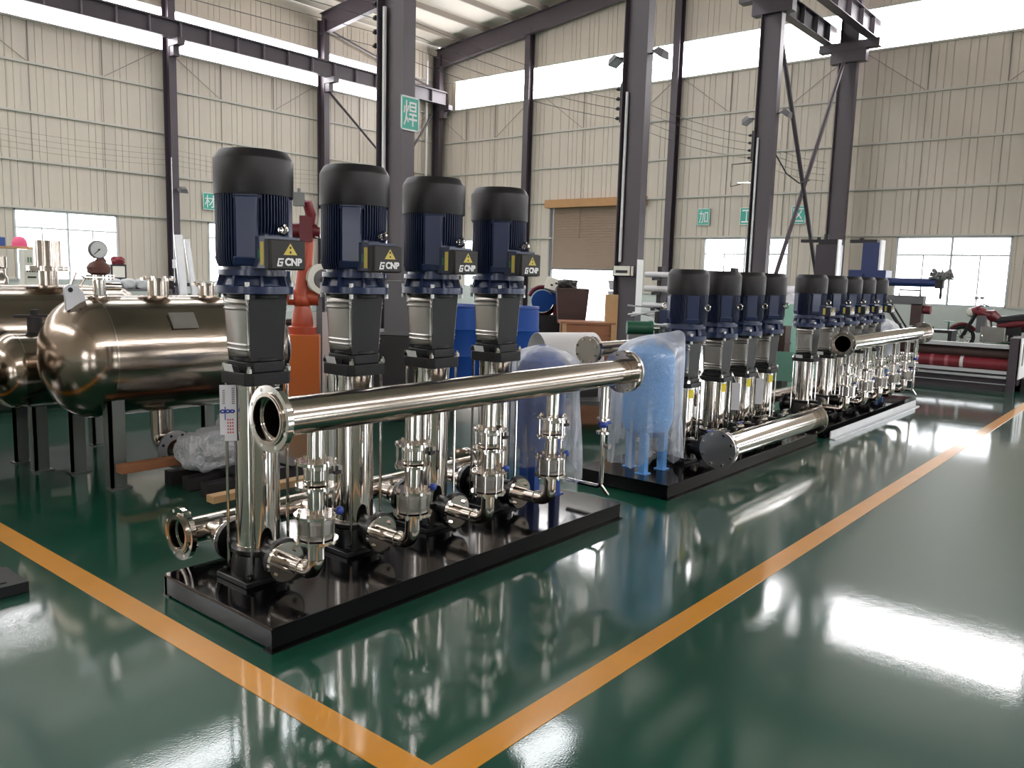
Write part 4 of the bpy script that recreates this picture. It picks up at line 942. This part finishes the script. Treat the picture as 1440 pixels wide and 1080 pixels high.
# ---- pipe rack and machines behind the middle set
pr_ = thing('pipe_rack', (12.3, 6.4, 0), 'rack for long pale tubes behind the middle pumps', 'rack')
for y in (-.75, .55): 
    B().box(-.06, .06, y, y + .08, 0, 1.8).obj('upright', 'dark', pr_)
for z in (.8, 1.12, 1.38, 1.62):
    for y in (-.75, .55): B().box(-.25, .25, y + .01, y + .07, z - .05, z).obj('arm', 'dark', pr_)
k = 0
for z, n_, r, m in ((1.62, 3, .045, 'paper'), (1.38, 3, .05, 'white_panel'), (1.12, 4, .04, 'paper'), (.8, 5, .035, 'galvanized')):
    for i in range(n_):
        o = B().ring((0, -1.0, 0), (0, .78, 0), r, r * .85, 16).obj('pale_tube', m, None, (12.3 + (i - (n_ - 1) / 2) * r * 2.15, 6.45, z + r)); k += 1
        tag(o, 'long pale tube on the rack behind the middle pumps, %s level, %s from front' % ({1.62: 'first', 1.38: 'second', 1.12: 'third', .8: 'lowest'}[z], on5[i]), 'tube', 'tubes on the pipe rack')
for i in range(7):
    o = B().tube([(0, -.35, 0), (.03, .0, .04 * (i % 3)), (0, .4, .02 * (i % 2))], .014, 6).obj('scrap_strip', 'galvanized', None, (12.0 + (i % 4) * .05, 6.9 + (i % 3) * .06, .93 + i * .022)); o.rotation_euler = (R(12 - 5 * (i % 5)), 0, R(20 * (i % 3) - 20)); tag(o, 'bright bent metal strip in the tangle below the pale tubes, %s from the bottom' % ('lowest', 'second', 'third', 'fourth', 'fifth', 'sixth', 'topmost')[i], 'scrap', 'metal strips below the tubes')
gm = thing('green_motor', (11.6, 6.95, .66), 'dark green electric motor on a grey stand behind the wrapped vessel', 'motor', None, R(-50))
B().cyl((-.2, 0, .14), (.16, 0, .14), .11, n=24).cyl((.16, 0, .14), (.22, 0, .14), .12, n=24).obj('motor_body', 'green_dark', gm); B().cyl((.22, 0, .14), (.33, 0, .14), .035, n=12).obj('shaft', 'polished', gm)
B().box(-.18, .18, -.1, .1, -.66, .04).obj('stand', 'grey', gm)
o = B().box(-.25, .25, -.15, .2, 0, .66).box(-.2, .2, -.16, -.15, .3, .55).obj('grey_bin', 'grey', None, (11.08, 7.45, 0)); tag(o, 'grey bin standing left of the green motor', 'bin')
lt = thing('green_lathe', (13.9, 5.2, 0), 'pale green machine tool between the middle and farthest pump sets', 'machine', None, R(-20))
B().box(-.7, .9, -.3, .3, 0, .62).obj('bed', 'machine_green', lt); B().box(-.7, .1, -.28, .28, .62, 1.25).obj('headstock', 'machine_green', lt)
B().cyl((.1, 0, 1.0), (.2, 0, 1.0), .16, n=24).cyl((-.1, -.32, 1.3), (-.1, -.28, 1.3), .09, n=20).obj('chuck', 'polished', lt)
B().cyl((-.5, -.2, 1.35), (-.1, -.2, 1.35), .07, n=16).cyl((-.5, .1, 1.48), (.1, .1, 1.48), .06, n=16).box(-.6, .1, -.28, .28, 1.25, 1.29).obj('top_tubes', 'paper', lt)
B().box(.25, .6, -.36, .3, .62, .8).obj('carriage', 'dark', lt)
o = B().box(-.12, .12, -.1, .1, 0, .9).box(-.13, .13, -.11, .11, .6, .64).obj('brown_block', 'brown_dark', None, (13.05, 5.15, 0)); tag(o, 'rusty brown block in front of the pale green machine', 'block')
o = B().box(-.3, .3, -.01, .01, .1, .55).box(-.3, -.26, -.05, .05, 0, .55).box(.26, .3, -.05, .05, 0, .55).obj('green_screen', 'machine_green', None, (12.3, 4.75, 0)); o.rotation_euler = (0, 0, R(-70)); tag(o, 'low pale green panel standing behind the middle set', 'panel')
# ---- right background
def pedestal(T, w, d, m): B().box(-w, w, -d, d, 0, .1).obj('foot', m, T)
mc = thing('welding_column', (22.5, 7.75, 0), 'tall dark machine column with pale guide strip before the back wall column', 'machine column')
B().box(-.22, .22, -.28, .28, 0, 2.62).obj('mast', 'column', mc); B().box(-.24, .0, -.31, -.28, .6, 2.75).obj('guide_strip', 'white', mc, label='pale guide strip'); pedestal(mc, .5, .5, 'dark')
B().box(-.1, .1, -.3, .75, 2.68, 2.76).box(-.12, .12, -.26, .26, 2.62, 2.7).cyl((0, .1, 2.76), (0, .1, 2.9), .06, n=12).cyl((0, .3, 2.74), (0, .3, 2.82), .05, n=12).obj('top_drive', 'dark', mc)
bm_ = thing('welding_manipulator', (21.5, 6.33, 0), 'blue welding manipulator with a long arm pointing right before the right window', 'manipulator')
B().box(-.2, .2, -.2, .2, 0, 2.62).obj('mast', 'drill_blue', bm_); B().box(-.21, .1, -.24, -.2, .6, 2.68).obj('guide_strip', 'white', bm_, label='pale guide strip'); pedestal(bm_, .5, .5, 'dark')
B().box(-.1, .1, -.1, .55, 2.62, 2.7).cyl((0, .3, 2.66), (0, .3, 2.74), .06, n=12).obj('top_drive', 'dark', bm_)
B().box(-.3, .2, -.42, .46, 1.6, 1.95).box(-.34, -.3, .1, .3, 1.68, 1.86).obj('carriage', 'drill_blue', bm_)
B().cyl((-.1, -.2, 1.68), (-.1, -1.6, 1.68), .1, n=20).obj('arm', 'drill_blue', bm_)
B().box(-.2, 0, -1.66, -1.5, 1.55, 1.78).cyl((-.1, -1.62, 1.3), (-.1, -1.62, 1.55), .03, n=8).obj('torch_head', 'dark', bm_)
rnd = random.Random(4); b = B()
for i in range(130):
    a = rnd.uniform(0, 6.28); e = rnd.uniform(0, 1.3); b.tube([(-.1, -1.6, 1.75), (-.1 + .1 * cos(a), -1.6 + .1 * sin(a) , 1.8 + .08 * e), (-.1 + .25 * cos(a) * cos(e * .6), -1.6 + .27 * sin(a) * cos(e * .6), 1.76 + .2 * e)], .012, 4)
b.sphere((-.1, -1.6, 1.83), .15, 12, .8)
b.obj('wire_bundle', 'grey', bm_, kind='stuff')
gb = thing('positioner', (20, 4.95, 0), 'grey beam machine with a handle on a brown post below the blue arm', 'positioner')
B().box(-.12, .12, -.24, .95, 1.18, 1.38).obj('beam', 'mid_grey', gb); B().tube([(0, .3, 1.38), (0, .3, 1.5), (0, -.15, 1.5), (0, -.15, 1.38)], .018, 8).obj('handle', 'mid_grey', gb)
B().box(-.12, .12, -.22, 0, 0, 1.2).obj('post', 'brown_dark', gb); B().cyl((0, -.24, 1.08), (0, -.38, 1.08), .1, n=18).obj('motor', 'red', gb)
B().cyl((0, .6, 1.2), (0, .1, .5), .04, n=8).cyl((0, .45, 1.2), (0, -.05, .45), .02, n=8).obj('strut', 'dark', gb); B().box(-.2, .2, .25, .7, .45, .75).box(-.6, .25, -.3, .8, 0, .45).obj('base', 'dark', gb)
parcel('crumpled_plastic', (19.55, 4.8, .58), (.12, .12, .14), 'white crumpled plastic on the base by the brown post', 'wrap', 41)
dk = thing('low_bench', (22, 4.9, 0), 'low dark bench under the right window', 'bench')
B().box(-.3, .3, -.45, .8, .5, .57).obj('bench_top', 'dark', dk)
for y in (-.4, .7): B().box(-.28, .28, y - .04, y + .04, 0, .5).obj('leg', 'dark', dk)
gs = thing('green_stand', (22, 4.6, .57), 'small dark green stand with a round plate on the low bench', 'stand')
B().cyl((0, 0, 0), (0, 0, .19), .02, n=8).obj('stem', 'green_dark', gs); B().cyl((0, 0, .19), (0, 0, .205), .11, n=18).obj('plate', 'green_dark', gs)
for i in range(2): tag(B().box(-.06, .06, -.07, .07, 0, .06).box(-.03, .03, -.03, .03, .06, .08).obj('small_part', 'dark', None, (22, 5.0 + i * .2, .57)), 'small dark part on the low bench, %s of the two' % ('right' if i == 0 else 'left'), 'part')
# motorcycle
mo = thing('motorcycle', (24.2, 4.72, 0), 'red motorcycle parked beside the right window', 'motorcycle')
for nm, y in (('front_wheel', 0), ('rear_wheel', -1.28)):
    wv = B().torus((0, y, .29), .25, .045, (1, 0, 0), n=28).obj(nm, 'rubber', mo)
    B().torus((0, y, .29), .2, .012, (1, 0, 0), n=24).cyl((-.05, y, .29), (.05, y, .29), .05, n=14).obj('rim', 'polished', wv)
    b = B()
    for i in range(10): a = 2 * pi * i / 10; b.cyl((0, y, .29), (0, y + .2 * cos(a), .29 + .2 * sin(a)), .006, n=4)
    b.obj('spokes', 'polished', wv, kind='stuff')
for s in (-.09, .09): B().cyl((s, 0, .29), (s, -.32, 1.0), .032, n=10).obj('fork_leg', 'fan_black', mo)
B().torus((0, 0, .29), .32, .05, (1, 0, 0), R(20), R(150), 14, 6).obj('front_fender', 'red', mo); B().torus((0, -1.28, .29), .33, .07, (1, 0, 0), R(20), R(170), 14, 6).obj('rear_fender', 'red', mo)
B().sphere((0, -.15, .9), .11, 16).obj('headlight', 'cream', mo); B().tube([(0, -.16, .92), (0, -.26, .94), (0, -.4, .9), (0, -.52, .82)], [.09, .13, .12, .07], 16).obj('front_cowl', 'dark_red', mo)
B().box(-.13, .13, -.52, -.3, .42, .84).obj('radiator', 'mid_grey', mo, bevel=.02)
B().tube([(-.34, -.46, 1.06), (-.2, -.38, 1.1), (0, -.32, 1.04), (.2, -.38, 1.1), (.34, -.46, 1.06)], .018, 8).obj('handlebar', 'fan_black', mo)
for s in (-1, 1):
    m_ = B().cyl((s * .26, -.36, 1.05), (s * .34, -.3, 1.24), .007, n=6).obj('mirror', 'fan_black', mo); B().sphere((s * .34, -.3, 1.26), .05, 12, .7).obj('mirror_glass', 'grey', m_)
B().tube([(0, -.3, .84), (0, -.45, .86), (0, -.62, .84), (0, -.78, .76)], [.06, .11, .15, .08], 16).obj('fuel_tank', 'red', mo)
B().tube([(0, -.7, .76), (0, -.9, .74), (0, -1.25, .8), (0, -1.45, .86)], [.08, .12, .12, .07], 12).obj('seat', 'fan_black', mo)
B().tube([(.1, -.75, .6), (.1, -1.1, .66), (.1, -1.5, .74)], [.05, .08, .03], 10).tube([(-.1, -.75, .6), (-.1, -1.1, .66), (-.1, -1.5, .74)], [.05, .08, .03], 10).obj('side_panels', 'red', mo)
B().box(-.16, .16, -.95, -.42, .2, .58).cyl((0, -.55, .5), (0, -.48, .78), .11, n=14).obj('engine', 'dull_steel', mo, bevel=.02)
B().tube([(-.14, -.45, .4), (-.15, -.5, .2), (-.16, -1.0, .22), (-.17, -1.55, .32)], [.022, .022, .04, .045], 10).obj('exhaust', 'polished', mo)
B().tube([(0, -.25, .9), (0, -.4, .55), (0, -.6, .22), (0, -1.0, .22), (0, -1.28, .29)], .03, 8).cyl((0, -.3, .9), (0, -1.3, .72), .03, n=8).box(-.1, .1, -1.25, -.75, .4, .7).obj('frame', 'fan_black', mo)
B().cyl((-.03, -.75, .22), (-.2, -.9, 0), .012, n=6).obj('kickstand', 'fan_black', mo)
B().tube([(0, -.34, 1.05), (0, -.3, 1.6), (0, -.26, 2.2)], .006, 5).obj('antenna', 'mid_grey', mo)
mo.scale = (1.06, 1.06, 1.06)
# plate rolling machine
ro = thing('plate_roller', (14.75, 2.08, 0), 'plate rolling machine with a red plastic wrapped roll at the right edge', 'rolling machine')
LW = 2.7
B().box(.05, .85, .0, LW, 0, .26).obj('plinth', 'column', ro)
for nm, y in (('end_frame', 0), ('end_frame', LW - .12)):
    e = B().box(-.02, .86, y, y + .12, .0, .84).box(.1, .7, y - .02, y, .1, .76).obj(nm, 'column', ro)
    if y == 0:
        B().box(.02, .86, -.035, -.02, .2, .84).obj('side_plate', 'white', e, label='white side plate')
        for q in (.2, .45): B().box(q, q + .1, -.037, -.034, .4, .75).obj('slot', 'fan_black', e)
B().box(.86, 1.05, .0, .5, 0, .24).box(.3, .7, -.22, -.04, 0, .2).obj('gear_case', 'dark', ro)
B().box(.0, .14, .12, LW - .12, .665, .72).obj('upper_rail', 'light_grey', ro); B().cyl((.16, .12, .57), (.16, LW - .12, .57), .09, n=24).obj('upper_roll', 'brown_dark', ro)
rr = B().cyl((.1, .12, .405), (.1, LW - .12, .405), .095, n=28).obj('wrapped_roll', 'dark_red', ro, label='roll wrapped in red plastic film')
for i in range(7): B().cyl((.1, .75 + i * .22, .405), (.1, .80 + i * .22, .405), .098, n=20).obj('film_band', 'film_pink' if i else 'white_panel', rr)
B().box(-.03, .05, .12, LW - .12, .27, .315).obj('lower_rail', 'light_grey', ro); B().box(-.06, .0, .12, LW - .12, .2, .235).obj('foot_rail', 'galvanized', ro)
B().box(-.02, .02, .12, LW - .12, .1, .11).obj('trim_rail', 'light_grey', ro)
# ================================================================= signs, lamps, wires
def sign(x, y, z, w_, h_, ch, nrm, label):
    T = thing('green_sign', (x, y, z), label, 'sign', 'green workshop signs')
    t = .012
    if nrm == '-y':
        B().box(-w_ / 2, w_ / 2, 0, t, -h_ / 2, h_ / 2).obj('board', 'sign_green', T)
        b = B().box(-w_ / 2, w_ / 2, -.002, 0, h_ / 2 - .02, h_ / 2).box(-w_ / 2, w_ / 2, -.002, 0, -h_ / 2, -h_ / 2 + .02).box(-w_ / 2, -w_ / 2 + .02, -.002, 0, -h_ / 2, h_ / 2).box(w_ / 2 - .02, w_ / 2, -.002, 0, -h_ / 2, h_ / 2)
    else:
        B().box(0, t, -w_ / 2, w_ / 2, -h_ / 2, h_ / 2).obj('board', 'sign_green', T)
        b = B().box(-.002, 0, -w_ / 2, w_ / 2, h_ / 2 - .02, h_ / 2).box(-.002, 0, -w_ / 2, w_ / 2, -h_ / 2, -h_ / 2 + .02).box(-.002, 0, -w_ / 2, -w_ / 2 + .02, -h_ / 2, h_ / 2).box(-.002, 0, w_ / 2 - .02, w_ / 2, -h_ / 2, h_ / 2)
    b.obj('white_border', 'white', T)
    M = face_M(0, -.003, 0, '-y') if nrm == '-y' else face_M(-.003, 0, 0, '-x')
    o = text('lettering', ch, 1, 'white', T, M, .0015, .004)
    xs = [v.co.x for v in o.data.vertices]; ys = [v.co.y for v in o.data.vertices]
    cx, cy = (max(xs) + min(xs)) / 2, (max(ys) + min(ys)) / 2; sx, sy = w_ * .74 / (max(xs) - min(xs)), h_ * .74 / (max(ys) - min(ys))
    for v in o.data.vertices: v.co.x = (v.co.x - cx) * sx; v.co.y = (v.co.y - cy) * sy
sign(7.76, 8.57 - .28, 3.67, .33, .44, '焊', '-y', 'green sign on the thick column behind the big pumps')
sign(15.28, 26.12, 3.77, .5, .56, '材', '-y', 'green sign on the left wall beside the nearest pump')
sign(26.12, 13.33, 3.73, .46, .56, '加', '-x', 'green sign on the back wall, left of the three')
sign(26.12, 11.78, 3.72, .46, .56, '工', '-x', 'green sign on the back wall, half hidden by a column')
sign(26.12, 10.05, 3.72, .46, .56, '区', '-x', 'green sign on the back wall behind the crossed braces')
def flood(x, y, z, s, label, dirx=0):
    T = thing('floodlight', (x, y, z), label, 'floodlight', 'floodlights on the columns')
    B().cyl((0, 0, 0), (0, s * .14, .02), .015, n=8).obj('bracket', 'dark', T)
    M = Matrix.Translation((0, s * .24, -.02)) @ Matrix.Rotation(R(-35 * s), 4, 'X')
    B().frus(-.05, (.15, .12), .07, (.09, .07), M).obj('housing', 'mid_grey', T); B().box(-.13, .13, -.1, .1, -.056, -.05, M).obj('lens', 'light_grey', T)
flood(13.8, 8.83, 5.72, 1, 'floodlight on the left of the column beside the roller door')
flood(13.8, 8.31, 5.72, -1, 'floodlight on the right of the column beside the roller door')
flood(19.8, 8.83, 5.55, 1, 'floodlight on the left of the column beside the crossed braces')
flood(19.8, 8.31, 5.62, -1, 'floodlight on the right of the column beside the crossed braces')
flood(13.95, 25.68, 4.02, -1, 'floodlight on the third left wall column')
flood(21.3, 25.66, 5.2, -1, 'x') if False else None
for x in (7.75, 13.8, 19.8):
    T = thing('insulator_rack', (x - .02, 8.9, 4.9), 'dark insulator rack on the thick column %s' % {7.75: 'behind the big pumps', 13.8: 'beside the roller door', 19.8: 'beside the crossed braces'}[x], 'insulator rack', 'insulator racks')
    B().box(-.03, .03, -.07, -.0, -.36, .36).obj('rail', 'dark', T)
    p = None
    for i in range(4):
        if p is None: p = B().cyl((0, -.02, 0), (0, .1, 0), .018, n=8).cyl((0, .04, 0), (0, .07, 0), .035, n=10).obj('insulator', 'dark', T, (0, 0, -.28))
        else: inst(p, (0, 0, -.28 + i * .18), T)
for i in range(4):
    z = 4.9 - .28 + i * .18; pts = []
    for a, c in ((-4, 7.73), (7.73, 13.78), (13.78, 19.78), (19.78, 25.2)):
        for k in range(9): t = k / 8; pts.append((a + (c - a) * t, 8.98, z - .12 * 4 * t * (1 - t)))
    tag(B().tube(pts, .0042, 5).obj('overhead_wire', 'dark', None, None), 'thin overhead wire strung along the thick columns, %s from the bottom' % on5[i], 'wire', 'overhead wires')
for i in range(4):
    z = 4.75 + i * .16; pts = []
    for a, c in ((1.9, 7.85), (7.85, 13.85), (13.85, 19.85), (19.85, 25.8)):
        for k in range(9): t = k / 8; pts.append((a + (c - a) * t, 25.62, z - .1 * 4 * t * (1 - t)))
    tag(B().tube(pts, .0035, 5).obj('overhead_wire', 'dark', None, None), 'thin wire strung along the left wall columns, %s from the bottom' % on5[i], 'wire', 'wires along the left wall')
wl = thing('work_lamp', (19.75, 8.83, 4.05), 'lit work lamp on a bracket at the column beside the crossed braces', 'lamp')
B().tube([(0, 0, .45), (-.1, .5, .42), (-.1, .5, -.12), (0, .02, 0)], .014, 6).obj('bracket', 'fan_black', wl); B().box(-.1, .04, .02, .34, -.03, .0).obj('lamp_head', 'white_panel', wl); B().box(-.1, .04, .04, .33, -.036, -.03).obj('lamp_glow', 'glow', wl)
tag(B().tube([(20.2, RY - .1, 4.75), (21.0, RY - .1, 4.35), (21.9, RY - .1, 4.2), (22.6, RY - .1, 4.35)], .018, 6).obj('hanging_cable', 'dark'), 'dark cable sagging between the floodlight column and the brace crossing', 'cable')
sh = thing('shelf_box', (13.66, 8.57, 1.62), 'small white shelf box fixed to the column beside the roller door', 'shelf box')
B().box(-.1, .0, -.2, .2, 0, .02).box(-.1, -.085, -.2, .2, 0, .2).box(-.1, 0, -.2, -.185, 0, .2).box(-.1, 0, .185, .2, 0, .2).obj('box_shell', 'cream', sh); B().box(-.108, -.1, -.13, .13, .07, .12).obj('slot', 'fan_black', sh)
B().box(-.112, .112, -.265, -.258, .9, 1.95).obj('white_band', 'white', ci[13.8], label='white painted band')

for i, (x, y) in enumerate(((6.80, 3.06), (7.31, 3.06))):
    T = thing('paper_tag', (x, y, .47), 'white paper tag hanging beside middle pump, %s from the wrapped vessel' % on[i + 1], 'tag', 'tags on the middle pumps', R(-62))
    B().box(-.035, .035, -.004, 0, 0, .24).obj('sheet_of_paper', 'paper', T); B().cyl((0, 0, .24), (-.04, .06, .33), .003, n=5).obj('string', 'paper', T)
